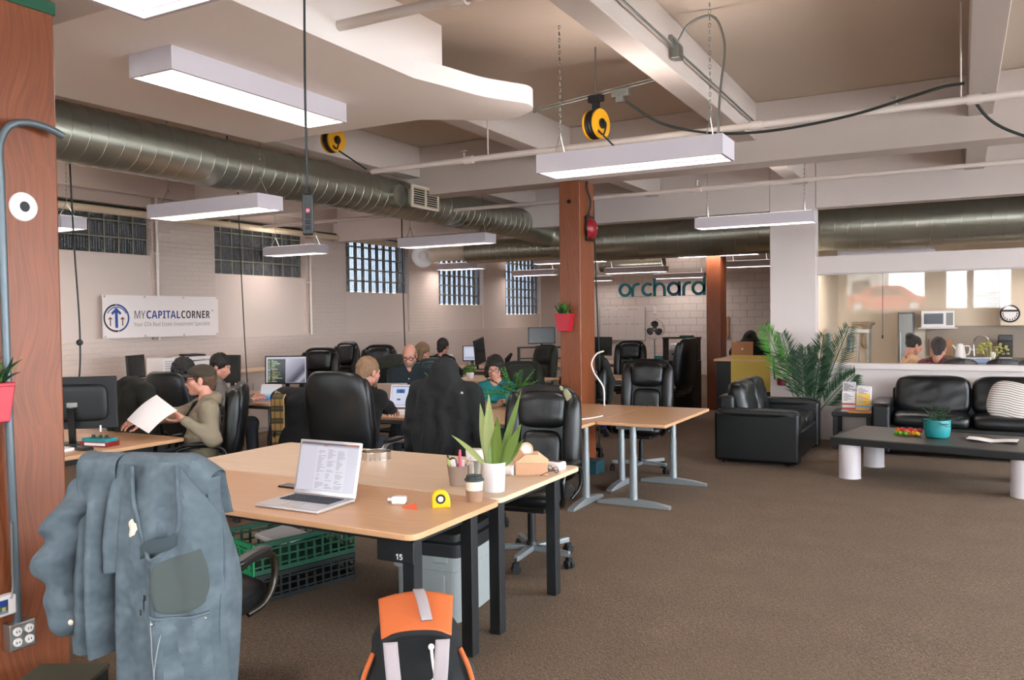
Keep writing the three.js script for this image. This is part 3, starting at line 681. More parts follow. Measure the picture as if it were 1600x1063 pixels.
desk('far desk in front of the woman in profile', -6.9, -5.4, -11.4, -10.4, { r: .02, legMat: M.silver, leg: .05 });
desk('far desk with the white screen and tilted monitor', -9.0, -7.0, -13.9, -12.5, { r: .02, legMat: M.silver, leg: .05 });
desk('far beech desk under the monitor riser', -8.2, -6.3, -15.2, -14.1, { r: .02, legMat: M.silver, leg: .05 });
desk('far beech desk in front of the fan', -6.9, -4.8, -16.3, -15.3, { r: .02, legMat: M.silver, leg: .05 });
desk('low beech desk behind the chair with tilted frame', -5.15, -4.2, -12.6, -11.8, { r: .02, legMat: M.silver, leg: .05, y: .72 });
// chairs that stand empty
execChair('empty black leather chair with worn top right edge by the pale desk', [-2.58, 0, -4.98], .12, { h: 1.19, worn: 1, base: M.silver, sd: 2 });
execChair('black leather chair behind the silver-legged desks, front toward us', [-3.02, 0, -8.42], .05, { h: 1.2, w: .56, base: M.silver, sd: 4 });
execChair('big black leather chair seen from behind, man in black sits in it', [-4.4, 0, -5.37], Math.PI + .12, { h: 1.27, w: .6, arm: M.alu, sd: 6 });
execChair('black chair under the draped denim jacket in the foreground', [-2.87, 0, -2.38], Math.PI + .3, { h: 1.12, w: .5, arm: std('#2c261d', .28, .3), sd: 8 });
execChair('black chair under the black parka', [-3.48, 0, -5.6], Math.PI, { h: 1.16, arm: M.steel, sd: 9 });
execChair('black leather chair of the man in the cap', [-5.57, 0, -4.78], -.7, { h: 1.16, sd: 10 });
execChair('black leather chair back behind the man in the cap', [-7.0, 0, -5.85], Math.PI + .1, { h: 1.18, w: .58, sd: 11 });
execChair('black chair under the grey-black jacket beside the dark monitor', [-6.25, 0, -4.95], Math.PI - .1, { h: 1.12, sd: 12 });
meshChair('black square-backed chair at the desk with the code monitor', [-7.55, 0, -6.55], Math.PI + .15, { bh: .6 });
meshChair('black chair under the coat with the plaid scarf', [-5.42, 0, -5.95], Math.PI + .1, { bh: .5 });
execChair('black chair with wide padded top behind the code monitor', [-7.79, 0, -8.55], .3, { h: 1.29, w: .56, sd: 31 });
execChair('black chair with round headrest left of the sandy-haired man', [-8.15, 0, -9.5], .2, { h: 1.34, w: .42, sd: 32 });
execChair('black high-backed chair right of the round headrest', [-7.3, 0, -9.25], .3, { h: 1.31, sd: 13 });
execChair('grey-blue leather chair of the man in the navy shirt', [-5.72, 0, -8.38], .3, { h: 1.18, mat: std('#2a3b3f', .45), w: .58, sd: 14 });
execChair('dark grey chair behind the woman in teal', [-4.55, 0, -8.35], .1, { h: 1.16, mat: std('#23261f', .7), w: .56, sd: 15 });
execChair('dark chair with a jacket left of the monitor riser', [-6.2, 0, -12.1], -.4, { h: 1.22, mat: std('#22241d', .75), sd: 16 });
execChair('tall black chair turned sideways left of the far post', [-4.1, 0, -12.95], -1.9, { h: 1.32, sd: 17 });
execChair('black chair with rounded headrest beside the fan', [-4.95, 0, -13.1], .1, { h: 1.26, sd: 18 });
meshChair('black chair in front of the far twin monitors', [-4.6, 0, -10.6], .2, { bh: .62, rot: .3 });
execChair('dark chair back of the person in black hair far behind', [-7.83, 0, -11.85], Math.PI, { h: 1.05, sd: 19 });

// sofas
function sofa(label, p, turn, w, seats) {
  const t = thing('leather_sofa', label, 'sofa', p, turn, 'black leather sofas'), D = .92;
  obj('base', rb(w - .1, .3, D - .06, 0, .2, 0, .02, 2), M.leather, t);
  for (const s of [-1, 1]) { obj('armrest', [rb(.2, .56, D, s * (w / 2 - .1), .31, 0, .035, 3), pillow(.21, D - .02, .1, { n: 10, p: 6, q: .3 }).rotateX(-Math.PI / 2).translate(s * (w / 2 - .1), .57, 0)], M.leather, t); }
  obj('back_frame', rb(w - .36, .66, .18, 0, .42, -D / 2 + .09, .04, 3), M.leather, t);
  const cw = (w - .42) / seats;
  for (let k = 0; k < seats; k++) {
    const x = -(w - .42) / 2 + cw * (k + .5);
    obj('seat_cushion', pillow(cw - .005, .66, .17, { n: 14, p: 7, q: .3, wr: .012, sd: k * 3 }).rotateX(-Math.PI / 2).translate(x, .41, .1), M.leather, t);
    obj('back_cushion', pillow(cw - .005, .5, .24, { n: 16, p: 4.5, q: .4, wr: .03, sd: k * 5 + 2 }).rotateX(-.2).translate(x, .66, -.25), M.leather, t);
  }
  for (const sx of [-1, 1]) for (const sz of [-1, 1]) obj('foot', cyl(.03, .035, .06, sx * (w / 2 - .1), 0, sz * .36, 12), M.black, t);
  return t;
}
sofa('black leather loveseat turned sideways beside the palm', [-1.99, 0, -10.07], Math.PI / 2, 1.62, 2);
sofa('black leather sofa against the partition, with the patterned cushion', [.12, 0, -10.98], 0, 2.08, 2);
{ // cushion
  const cm = canvasTex(512, 512, (c) => {
    c.fillStyle = '#d8cfc6'; c.fillRect(0, 0, 512, 512); c.fillStyle = '#2a2a2c';
    for (let i = 0; i < 17; i++) for (let j = 0; j < 40; j++) c.fillRect(j * 13 + (i % 2) * 6, i * 30 + 5 * Math.sin(j * .3), 9, 11);
  });
  const t = thing('cushion', 'black and white woven cushion leaning on the sofa', 'cushion', [.5, .66, -10.78]);
  const g = pillow(.46, .46, .17, { n: 18, p: 3, q: .5 }); const p = g.attributes.position, uv = new Float32Array(p.count * 2); for (let i = 0; i < p.count; i++) { uv[2 * i] = p.getX(i) / .46 + .5; uv[2 * i + 1] = p.getY(i) / .46 + .5; } g.setAttribute('uv', new THREE.BufferAttribute(uv, 2));
  const m = obj('cover', g, std('#ffffff', .95, 0, { map: cm }), t, true); m.rotation.set(-.35, -.1, -.22);
}
{ // coffee table
  const t = thing('coffee_table', 'low dark coffee table on four thick white cylinder legs', 'table', [-.16, 0, -9.2], -.2);
  obj('table_top', rb(1.82, .075, 1.05, 0, .385, 0, .008, 2), M.table, t);
  obj('edge_band', [rb(1.825, .06, .012, 0, .383, .523, .002), rb(1.825, .06, .012, 0, .383, -.523, .002), rb(.012, .06, 1.05, .91, .383, 0, .002), rb(.012, .06, 1.05, -.91, .383, 0, .002)], M.tableEdge, t);
  for (const sx of [-1, 1]) for (const sz of [-1, 1]) obj('leg', [cyl(.105, .105, .345, sx * .76, 0, sz * .4, 28), cyl(.108, .108, .012, sx * .76, 0, sz * .4, 28)], M.legWhite, t);
}
{ // side table
  const t = thing('side_table', 'dark side table with brochure stand between loveseat and sofa', 'table', [-1.16, 0, -11.0]);
  obj('table_top', rb(.46, .05, .5, 0, .435, 0, .006), M.tableEdge, t);
  for (const sx of [-1, 1]) for (const sz of [-1, 1]) obj('leg', rb(.055, .41, .055, sx * .19, .205, sz * .21, .004), M.tableEdge, t);
  obj('shelf', rb(.38, .02, .42, 0, .16, 0, .004), M.tote, t);
}

// ================================================================ IMPLICIT SURFACES: people and draped coats
const cap = (a, b, ra, rb = ra, sub = 0) => ({ t: 0, a, b, ra, rb, sub });
const ell = (c, r, sub = 0) => ({ t: 1, c, r, sub });
function primD(p, x, y, z) {
  if (p.t === 0) {
    const dx = p.b[0] - p.a[0], dy = p.b[1] - p.a[1], dz = p.b[2] - p.a[2], px = x - p.a[0], py = y - p.a[1], pz = z - p.a[2];
    let h = (px * dx + py * dy + pz * dz) / (dx * dx + dy * dy + dz * dz + 1e-9); h = h < 0 ? 0 : h > 1 ? 1 : h;
    const ex = px - dx * h, ey = py - dy * h, ez = pz - dz * h; return Math.sqrt(ex * ex + ey * ey + ez * ez) - (p.ra + (p.rb - p.ra) * h);
  }
  const ax = (x - p.c[0]) / p.r[0], ay = (y - p.c[1]) / p.r[1], az = (z - p.c[2]) / p.r[2];
  const k0 = Math.sqrt(ax * ax + ay * ay + az * az), bx_ = ax / p.r[0], by_ = ay / p.r[1], bz_ = az / p.r[2], k1 = Math.sqrt(bx_ * bx_ + by_ * by_ + bz_ * bz_);
  return k1 < 1e-9 ? -Math.min(...p.r) : k0 * (k0 - 1) / k1;
}
function nets(prims, cell, k, disp) {
  const lo = [1e9, 1e9, 1e9], hi = [-1e9, -1e9, -1e9], box = [];
  for (const p of prims) {
    const b = [[], []];
    for (let i = 0; i < 3; i++) {
      const mn = p.t ? p.c[i] - p.r[i] : Math.min(p.a[i] - p.ra, p.b[i] - p.rb), mx = p.t ? p.c[i] + p.r[i] : Math.max(p.a[i] + p.ra, p.b[i] + p.rb);
      b[0].push(mn); b[1].push(mx); if (!p.sub) { lo[i] = Math.min(lo[i], mn); hi[i] = Math.max(hi[i], mx); }
    } box.push(b);
  }
  const mg = cell * 3 + k * .5 + (disp ? .03 : 0);
  for (let i = 0; i < 3; i++) { lo[i] -= mg; hi[i] += mg; }
  const n = lo.map((l, i) => Math.ceil((hi[i] - l) / cell) + 1), g = new Float32Array(n[0] * n[1] * n[2]).fill(1);
  prims.forEach((p, q) => {
    const m = p.sub ? cell * 2 : mg + cell * 2, s = [], e = [];
    for (let i = 0; i < 3; i++) { s.push(Math.max(0, Math.floor((box[q][0][i] - m - lo[i]) / cell))); e.push(Math.min(n[i] - 1, Math.ceil((box[q][1][i] + m - lo[i]) / cell))); }
    for (let z = s[2]; z <= e[2]; z++) for (let y = s[1]; y <= e[1]; y++) for (let x = s[0]; x <= e[0]; x++) {
      const id = (z * n[1] + y) * n[0] + x, d = primD(p, lo[0] + x * cell, lo[1] + y * cell, lo[2] + z * cell), c = g[id];
      if (p.sub) g[id] = Math.max(c, -d); else { const kk = p.k === undefined ? k : p.k, h = Math.max(kk - Math.abs(c - d), 0) / (kk || 1); g[id] = Math.min(c, d) - h * h * kk * .25; }
    }
  });
  if (disp) for (let z = 0, id = 0; z < n[2]; z++) for (let y = 0; y < n[1]; y++) for (let x = 0; x < n[0]; x++, id++) if (Math.abs(g[id]) < .08) g[id] += disp(lo[0] + x * cell, lo[1] + y * cell, lo[2] + z * cell);
  const vid = new Int32Array(g.length).fill(-1), pos = [], idx = [], sx = 1, sy = n[0], sz = n[0] * n[1];
  const off = [0, sx, sy, sx + sy, sz, sx + sz, sy + sz, sx + sy + sz], C = [[0, 0, 0], [1, 0, 0], [0, 1, 0], [1, 1, 0], [0, 0, 1], [1, 0, 1], [0, 1, 1], [1, 1, 1]];
  const E = [[0, 1], [2, 3], [4, 5], [6, 7], [0, 2], [1, 3], [4, 6], [5, 7], [0, 4], [1, 5], [2, 6], [3, 7]];
  for (let z = 0; z < n[2] - 1; z++) for (let y = 0; y < n[1] - 1; y++) for (let x = 0; x < n[0] - 1; x++) {
    const id = z * sz + y * sy + x; let m = 0; for (let i = 0; i < 8; i++) if (g[id + off[i]] < 0) m |= 1 << i;
    if (m === 0 || m === 255) continue;
    let c = 0, px = 0, py = 0, pz = 0;
    for (const [a, b] of E) { if (((m >> a) & 1) === ((m >> b) & 1)) continue; const va = g[id + off[a]], vb = g[id + off[b]], t = va / (va - vb); px += C[a][0] + (C[b][0] - C[a][0]) * t; py += C[a][1] + (C[b][1] - C[a][1]) * t; pz += C[a][2] + (C[b][2] - C[a][2]) * t; c++; }
    vid[id] = pos.length / 3; pos.push(lo[0] + (x + px / c) * cell, lo[1] + (y + py / c) * cell, lo[2] + (z + pz / c) * cell);
  }
  for (let z = 1; z < n[2] - 1; z++) for (let y = 1; y < n[1] - 1; y++) for (let x = 1; x < n[0] - 1; x++) {
    const id = z * sz + y * sy + x, in0 = g[id] < 0;
    const quad = (a, b, c, d, f) => { if (a < 0 || b < 0 || c < 0 || d < 0) return; if (f) idx.push(a, b, c, a, c, d); else idx.push(a, c, b, a, d, c); };
    if (in0 !== (g[id + sx] < 0)) quad(vid[id - sy - sz], vid[id - sz], vid[id], vid[id - sy], in0);
    if (in0 !== (g[id + sy] < 0)) quad(vid[id - sx - sz], vid[id - sx], vid[id], vid[id - sz], in0);
    if (in0 !== (g[id + sz] < 0)) quad(vid[id - sx - sy], vid[id - sy], vid[id], vid[id - sx], in0);
  }
  const geo = new THREE.BufferGeometry(); geo.setAttribute('position', new THREE.Float32BufferAttribute(pos, 3)); geo.setIndex(idx); geo.computeVertexNormals(); return geo;
}
const headPrims = () => [
  ell([0, .032, -.016], [.074, .09, .094]), ell([0, -.028, .03], [.06, .082, .062]), cap([0, -.088, .052], [0, -.082, .06], .03, .026), cap([-.045, -.06, .01], [.045, -.06, .01], .03),
  cap([0, .012, .088], [0, -.03, .105], .009, .015), cap([-.014, -.034, .092], [.014, -.034, .092], .01), cap([-.036, .024, .076], [.036, .024, .076], .013),
  ell([-.04, -.018, .062], [.024, .02, .024]), ell([.04, -.018, .062], [.024, .02, .024]), cap([-.018, -.058, .084], [.018, -.058, .084], .009),
  { ...ell([-.079, -.008, -.008], [.011, .032, .02]), k: .008 }, { ...ell([.079, -.008, -.008], [.011, .032, .02]), k: .008 },
  cap([0, -.06, -.03], [0, -.15, -.045], .055, .055)];
const headGeo = nets(headPrims(), .0045, .022);
const HAIR = {
  short: () => nets([ell([0, .036, -.018], [.083, .1, .103]), cap([0, -.04, -.075], [0, -.07, -.07], .05, .045), ell([0, -.04, .12], [.09, .095, .1], 1), ell([.1, -.06, .05], [.05, .07, .06], 1), ell([-.1, -.06, .05], [.05, .07, .06], 1)], .006, .03, (x, y, z) => .005 * noise(x * 60, y * 40, z * 60)),
  full: () => nets([ell([0, .045, -.02], [.09, .105, .108]), cap([0, -.04, -.075], [0, -.06, -.07], .055, .05), ell([0, -.045, .12], [.088, .1, .095], 1)], .006, .03, (x, y, z) => .008 * noise(x * 45, y * 35, z * 45)),
  thin: () => nets([ell([0, .02, -.022], [.08, .086, .1]), cap([0, -.04, -.075], [0, -.06, -.07], .045, .04), ell([0, .1, .07], [.09, .1, .1], 1), ell([0, -.05, .12], [.1, .1, .11], 1)], .006, .02, (x, y, z) => .004 * noise(x * 70, y * 50, z * 70)),
  long: () => nets([ell([0, .04, -.02], [.09, .1, .106]), cap([-.075, .02, 0], [-.08, -.14, .03], .035, .03), cap([.075, .02, 0], [.08, -.14, .03], .035, .03), cap([-.05, 0, -.07], [-.06, -.2, -.05], .05, .04), cap([.05, 0, -.07], [.06, -.2, -.05], .05, .04), ell([0, -.045, .13], [.066, .1, .11], 1)], .006, .03, (x, y, z) => .008 * noise(x * 50, y * 12, z * 50)),
  bob: () => nets([ell([0, .045, -.02], [.098, .105, .11]), cap([-.08, .0, 0], [-.085, -.06, .02], .035, .03), cap([.08, .0, 0], [.085, -.06, .02], .035, .03), cap([0, 0, -.08], [0, -.07, -.07], .06, .05), ell([0, -.045, .13], [.074, .11, .118], 1)], .006, .03, (x, y, z) => .012 * noise(x * 55, y * 55, z * 55)),
  bun: () => nets([ell([0, .04, -.02], [.086, .1, .105]), ell([0, .11, -.09], [.055, .05, .05]), ell([0, -.045, .12], [.086, .1, .1], 1), ell([.1, -.06, .05], [.05, .07, .06], 1), ell([-.1, -.06, .05], [.05, .07, .06], 1), ell([0, -.16, -.03], [.12, .1, .1], 1)], .006, .03, (x, y, z) => .006 * noise(x * 50, y * 50, z * 50)),
  beard: () => nets([cap([-.048, -.062, .03], [-.02, -.092, .062], .022), cap([.048, -.062, .03], [.02, -.092, .062], .022), cap([-.02, -.092, .062], [.02, -.092, .062], .026), cap([-.024, -.048, .09], [.024, -.048, .09], .008), ell([0, -.058, .1], [.02, .008, .03], 1)], .005, .015),
};
const hairCache = {}; const hairGeo = (k) => hairCache[k] || (hairCache[k] = HAIR[k]());
function handGeo(side, curl, spread = .12, thumb = .5) { // wrist at origin, fingers along +z, palm facing -y; side +1: thumb at +x
  const P = [{ ...ell([0, 0, .05], [.04, .017, .05]) }, cap([0, 0, -.03], [0, 0, .02], .026, .028)];
  const F = [[.03, .088, [.04, .026, .021], .0088], [.01, .095, [.045, .029, .022], .009], [-.011, .09, [.042, .027, .021], .0087], [-.03, .08, [.033, .021, .018], .0078]];
  F.forEach(([x, z, L, r], i) => {
    let p = [x * side, 0, z - .02], a = 0; const sp = (1.5 - i) * spread * side;
    L.forEach((l, j) => { a += curl * (j ? 1 : .6) * (1 + i * .06); const q = [p[0] + Math.sin(sp) * l * Math.cos(a), p[1] - Math.sin(a) * l, p[2] + Math.cos(a) * l]; P.push({ ...cap(p, q, r * (1 - j * .06), r * (.94 - j * .08)), k: .006 }); p = q; });
  });
  const t0 = [.028 * side, -.006, .02], t1 = [(.052 + .01 * thumb) * side, -.016 - .02 * (1 - thumb), .052], t2 = [(.056 + .016 * thumb) * side, -.026 - .03 * (1 - thumb), .082], t3 = [(.052 + .018 * thumb) * side, -.032 - .034 * (1 - thumb), .104];
  P.push({ ...cap(t0, t1, .015, .011), k: .01 }, { ...cap(t1, t2, .0105, .0095), k: .006 }, { ...cap(t2, t3, .0095, .008), k: .006 });
  return nets(P, .0038, .012);
}
function aim(g, from, dir, up) { // place geometry whose +z is the limb direction
  const z = dir.clone().normalize(), x = up.clone().cross(z).normalize(), y = z.clone().cross(x);
  return g.clone().applyMatrix4(new THREE.Matrix4().makeBasis(x, y, z).setPosition(from));
}
function ik(s, h, l1, l2, pole) {
  let d = h.clone().sub(s), L = d.length(); if (L > (l1 + l2) * .995) { h = s.clone().add(d.multiplyScalar((l1 + l2) * .995 / L)); d = h.clone().sub(s); L = d.length(); }
  const a = (l1 * l1 - l2 * l2 + L * L) / (2 * L), hh = Math.sqrt(Math.max(0, l1 * l1 - a * a)), u = d.clone().normalize(), pp = pole.clone().sub(u.clone().multiplyScalar(pole.dot(u))).normalize();
  return [s.clone().add(u.clone().multiplyScalar(a)).add(pp.multiplyScalar(hh)), h];
}
const A = (v) => [v.x, v.y, v.z];
function person(label, p, turn, o) {
  const t = thing('person', label, 'person', p, turn);
  const lean = o.lean || 0, hipY = o.hip || .56, hip = V(0, hipY, -.04), dir = V(o.side || 0, Math.cos(lean), Math.sin(lean)).normalize(), TL = o.torso || .47;
  const neck = hip.clone().addScaledVector(dir, TL), chest = hip.clone().addScaledVector(dir, TL * .66), belly = hip.clone().addScaledVector(dir, TL * .28);
  const W = o.sw || .185, lat = V(1, 0, 0), sh = [1, -1].map(s => neck.clone().add(V(s * W, -.055, 0)));
  const hd = neck.clone().add(V((o.headOff || [0, 0, 0])[0], .175 + (o.headOff || [0, 0, 0])[1], .04 + (o.headOff || [0, 0, 0])[2]));
  const arms = [0, 1].map(i => ik(sh[i], V(...o.hands[i]), .28, .26, V(i ? -.5 : .5, -1, -.5)));
  const knees = [1, -1].map(s => V(s * .1, hipY - .02, .4)), ank = [1, -1].map(s => V(s * .12, .1, .42 + (o.foot || 0)));
  const inner = [], shirt = [];
  for (const s of [1, -1]) {
    const ox = (v, d, q = 0) => [v.x + s * d, v.y, v.z + q];
    shirt.push(cap(ox(hip, .075), ox(belly, .07, .015), .125, .125), cap(ox(belly, .07, .015), ox(chest, .085, .01), .125, .125), cap(ox(chest, .085, .01), ox(neck, .08, -.01), .115, .06));
    inner.push(cap(ox(hip, .06), ox(chest, .07), .09, .09), cap(ox(chest, .07), ox(neck, .06), .09, .045));
  }
  shirt.push(cap(A(sh[0]), A(sh[1]), .068)); inner.push(cap(A(sh[0]), A(sh[1]), .05));
  const fine = [];
  arms.forEach(([el, h], i) => {
    shirt.push(cap(A(sh[i]), A(el), .066, .054), cap(A(el), A(h), .054, o.cuff || .042)); inner.push(cap(A(sh[i]), A(el), .045, .038), cap(A(el), A(h), .038, .028));
    const d = h.clone().sub(el).normalize();
    fine.push(aim(handGeo(i ? 1 : -1, o.curl || .35, .1, .6), h.clone().addScaledVector(d, .02), (o.handDir && o.handDir[i]) ? V(...o.handDir[i]) : d, (o.palm && o.palm[i]) ? V(...o.palm[i]) : V(0, 1, 0)));
  });
  const rot = new THREE.Matrix4().makeRotationFromEuler(new THREE.Euler(o.head[0], o.head[1], o.head[2] || 0, 'YXZ')).setPosition(hd);
  const hs = o.hs || 1.06; const HM = rot.clone().multiply(new THREE.Matrix4().makeScale(hs, hs, hs));
  const nb = V(0, -.1, -.035).applyMatrix4(HM);
  inner.push(cap(A(neck.clone().add(V(0, -.02, 0))), A(nb), .058, .054));
  obj('body', [nets(inner, .014, .05), headGeo.clone().applyMatrix4(HM), ...fine], o.skin, t);
  const fold = (x, y, z) => .007 * noise(x * 14, y * 22, z * 14 + 3) + .004 * noise(x * 30, y * 30, z * 30);
  if (o.collar) shirt.push(cap(A(neck.clone().add(V(-.05, .01, -.02))), A(neck.clone().add(V(.05, .01, -.02))), .055));
  const top = obj(o.topName || 'shirt', nets(shirt, .0125, .06, fold), o.top, t);
  if (o.tee) { // dark undershirt showing in the open front
    const c2 = chest.clone().add(V(0, 0, .105)), n2 = neck.clone().add(V(0, -.04, .07)), b2 = belly.clone().add(V(0, 0, .125));
    obj('undershirt', nets([{ ...cap(A(n2), A(c2), .045, .05) }, cap(A(c2), A(b2), .05, .05)], .01, .04), o.tee, t);
    obj('hood', nets([cap([-.1, neck.y + .01, neck.z - .07], [.1, neck.y + .01, neck.z - .07], .055), cap([-.1, neck.y + .01, neck.z - .06], [-.08, neck.y - .05, neck.z + .06], .04, .025), cap([.1, neck.y + .01, neck.z - .06], [.08, neck.y - .05, neck.z + .06], .04, .025)], .01, .05, fold), o.top, t);
  }
  if (o.buttons) obj('buttons', [0, 1, 2, 3].map(i => ball(.008, 0, neck.y - .1 - i * .1, neck.z - (.0 + .1 * i) * Math.tan(lean) + .125, 1, 1, .5, 8, 6)), M.white, top);
  const pants = []; [0, 1].forEach(i => { pants.push(cap([hip.x + (i ? -1 : 1) * .085, hipY, -.02], A(knees[i]), .1, .07), cap(A(knees[i]), A(ank[i]), .068, .05)); });
  obj('trousers', nets(pants, .016, .05), o.pants || M.jeans, t);
  obj('shoes', [0, 1].map(i => nets([cap([ank[i].x, .05, ank[i].z - .03], [ank[i].x, .04, ank[i].z + .15], .045, .038), cap([ank[i].x, .1, ank[i].z], [ank[i].x, .05, ank[i].z], .045)], .014, .03)), M.black, t);
  const hg = (g) => g.clone().applyMatrix4(HM);
  if (o.hair) obj('hair', hg(hairGeo(o.hair)), o.hairMat, t);
  if (o.beard) obj('beard', hg(hairGeo('beard')), o.beard, t);
  if (o.face !== false) {
    for (const s of [-1, 1]) { const e = obj('eye', hg(ball(.0115, s * .031, .004, .076)), M.white, t); obj('iris', hg(ball(.0055, s * .031, .003, .0845, 1, 1, .6)), M.hairDark, e); obj('eyebrow', hg(tube([[s * .016, .026, .09], [s * .032, .03, .087], [s * .048, .024, .076]], .004, 8, 5)), o.brow || o.hairMat || M.hairDark, t); }
    obj('lips', hg(nets([cap([-.017, -.057, .092], [.017, -.057, .092], .0055)], .003, .01)), std('#a5605a', .5), t);
  }
  if (o.glasses) {
    const rims = []; for (const s of [-1, 1]) { rims.push(new THREE.TorusGeometry(.021, o.glasses, 5, 20).scale(1.15, .85, 1).translate(s * .032, .002, .1)); rims.push(tube([[s * .056, .008, .1], [s * .078, .01, .05], [s * .082, .006, -.005]], o.glasses, 10, 5)); } rims.push(tube([[-.009, .006, .102], [0, .01, .108], [.009, .006, .102]], o.glasses, 6, 5));
    obj('glasses', hg(mergeGeometries(rims.map(g => { g = g.toNonIndexed(); g.deleteAttribute('uv'); return g; }))), M.black, t);
  }
  if (o.cap) {
    const c = obj('cap', hg(nets([ell([0, .05, -.014], [.088, .075, .108]), ell([0, -.03, -.0], [.2, .062, .2], 1)], .006, .02)), o.cap, t);
    obj('brim', hg(sheet((u, v) => { const a = (u - .5) * 2.2, r = .088 + v * .046 * Math.cos(a * .75); return [Math.sin(a) * r * .92, .048 - v * .012 - .012 * Math.abs(Math.sin(a)), -.01 + Math.cos(a) * r * 1.12]; }, 18, 6, .006)), o.cap, c);
  }
  return t;
}
// coat over a chair back; local frame of the chair (faces +z, back at z = -0.28)
function coat(label, p, turn, o, mat) {
  const t = thing(o.name || 'coat', label, o.cat || 'coat', p, turn), H = o.h || 1.12, B = o.b || .5, w = o.w || .2, zc = -.3;
  const P = [cap([-w, H - .03, zc], [w, H - .03, zc], .055)];
  for (const s of [-1, 1]) {
    P.push(cap([s * w * .6, H - .08, zc - .02], [s * w * .85, B, zc - .05], .09, .1), cap([s * .05, H - .1, zc - .03], [s * .06, B + .02, zc - .06], .09, .1));
    if (!o.nosleeve) P.push({ ...cap([s * (w + .03), H - .05, zc], [s * (w + .09), (H + B) / 2 + .02, zc - .03], .062, .06), k: .025 }, { ...cap([s * (w + .09), (H + B) / 2 + .02, zc - .03], [s * (w + .06), B + .05, zc + .03], .06, .052), k: .03 });
  }
  if (o.hood) P.push(ell([0, H + .08, zc - .01], [.115, .13, .1]), cap([-.08, H, zc - .04], [.08, H, zc - .04], .07));
  else P.push(cap([-.08, H + .01, zc], [.08, H + .01, zc], .05));
  const f = o.fold || .014, g = nets(P, .014, .05, (x, y, z) => f * Math.sin(x * 34 + 5 * noise(x * 3, y * 3, o.sd || 0)) * Math.min(1, Math.max(0, (H - y) * 2.2)) + f * .9 * noise(x * 12, y * 9 + (o.sd || 0), z * 10));
  obj('cloth', g, mat, t);
  return t;
}

// ---------------- the people
const P1 = person('man in dark cap and grey hoodie holding white paper', [-5.6, 0, -4.74], -.62, { lean: -.1, hip: .54, hands: [[.3, .88, .1], [.02, .87, .42]], head: [.02, -.25], skin: M.skin1, top: M.hoodie, topName: 'hoodie', tee: M.tee, hair: 'thin', hairMat: M.hairBrown, cap: M.cap, glasses: .0022, beard: std('#a8765f', .9), curl: .42, palm: [[-.4, .8, .2], [.4, .8, .2]] });
tag(obj('paper', sheet((u, v) => [-5.78 + .1 * u + .28 * v + .01 * u * v, .9 + .18 * u - .09 * v - .02 * u * v + .02 * Math.sin(u * 3), -4.23 - .2 * u + .02 * v + .02 * u * v], 10, 8, .002), M.paper), 'white sheet of paper in the hands of the man in the cap', 'paper');
person('young dark-haired man in grey shirt in profile near the banner', [-7.36, 0, -6.48], 2.3, { lean: .18, hip: .52, hands: [[.2, .78, .4], [-.2, .78, .4]], head: [.3, -.35], skin: M.skin3, top: M.shirtGrey, hair: 'full', hairMat: M.hairDark, collar: 1 });
person('person with black hair and dark top seen from behind, below the banner', [-7.12, 0, -5.88], Math.PI + .1, { lean: .05, hip: .5, hands: [[.2, .72, .42], [-.2, .72, .42]], head: [.15, -.2], skin: M.skin4, top: M.coat2, hair: 'bob', hairMat: M.hairDark, face: false });
person('man with short sandy hair and black shirt, back toward us', [-4.58, 0, -5.55], Math.PI + .28, { lean: .28, hip: .56, torso: .5, hands: [[.18, .79, .52], [-.1, .79, .72]], head: [.2, -.45], headOff: [-.06, -.01, .04], skin: M.skin2, top: M.shirtBlack, hair: 'short', hairMat: M.hairSandy, beard: M.hairSandy, cuff: .045 });
person('balding man with black glasses and navy shirt looking down', [-5.84, 0, -8.14], .5, { lean: .2, hip: .55, torso: .52, sw: .2, hands: [[.15, .79, .5], [-.15, .79, .5]], head: [.42, -.05], skin: M.skin1, top: M.shirtNavy, collar: 1, buttons: 1, hair: 'thin', hairMat: std('#8a6a54', .7), beard: std('#7d6a5e', .8), glasses: .004, brow: M.hairBrown });
person('woman with long brown hair in profile looking down', [-7.2, 0, -10.15], 2.0, { lean: .25, hip: .54, hands: [[.15, .78, .45], [-.15, .78, .45]], head: [.45, -.1], skin: M.skin2, top: M.shirtBlack, hair: 'long', hairMat: M.hairLight });
person('person in black with black hair far behind, seen from the back', [-7.83, 0, -11.83], Math.PI - .1, { lean: .1, hip: .54, hands: [[.2, .78, .42], [-.2, .78, .42]], head: [.1, 0], skin: M.skin4, top: M.shirtBlack, hair: 'full', hairMat: M.hairDark, face: false });
person('woman with black hair, glasses and teal top behind the plants', [-4.58, 0, -8.0], .45, { lean: .12, hip: .5, torso: .43, sw: .16, hands: [[.15, .77, .45], [-.15, .77, .45]], head: [.2, -.1], skin: M.skin1, top: M.shirtTeal, hair: 'bob', hairMat: M.hairDark, glasses: .003 });
person('woman with dark updo and beige top in the kitchen', [-.62, 0, -13.05], 1.9, { lean: .1, hip: .56, sw: .16, hands: [[.15, .78, .4], [-.15, .78, .4]], head: [.2, .2], skin: M.skin1, top: M.beige, hair: 'bun', hairMat: M.hairDark });
person('person with dark hair and maroon top in the kitchen, back toward us', [-.28, 0, -12.5], Math.PI - .4, { lean: .12, hip: .54, hands: [[.2, .78, .4], [-.2, .78, .4]], head: [.2, .3], skin: M.skin3, top: M.maroon, hair: 'full', hairMat: M.hairDark, face: false });

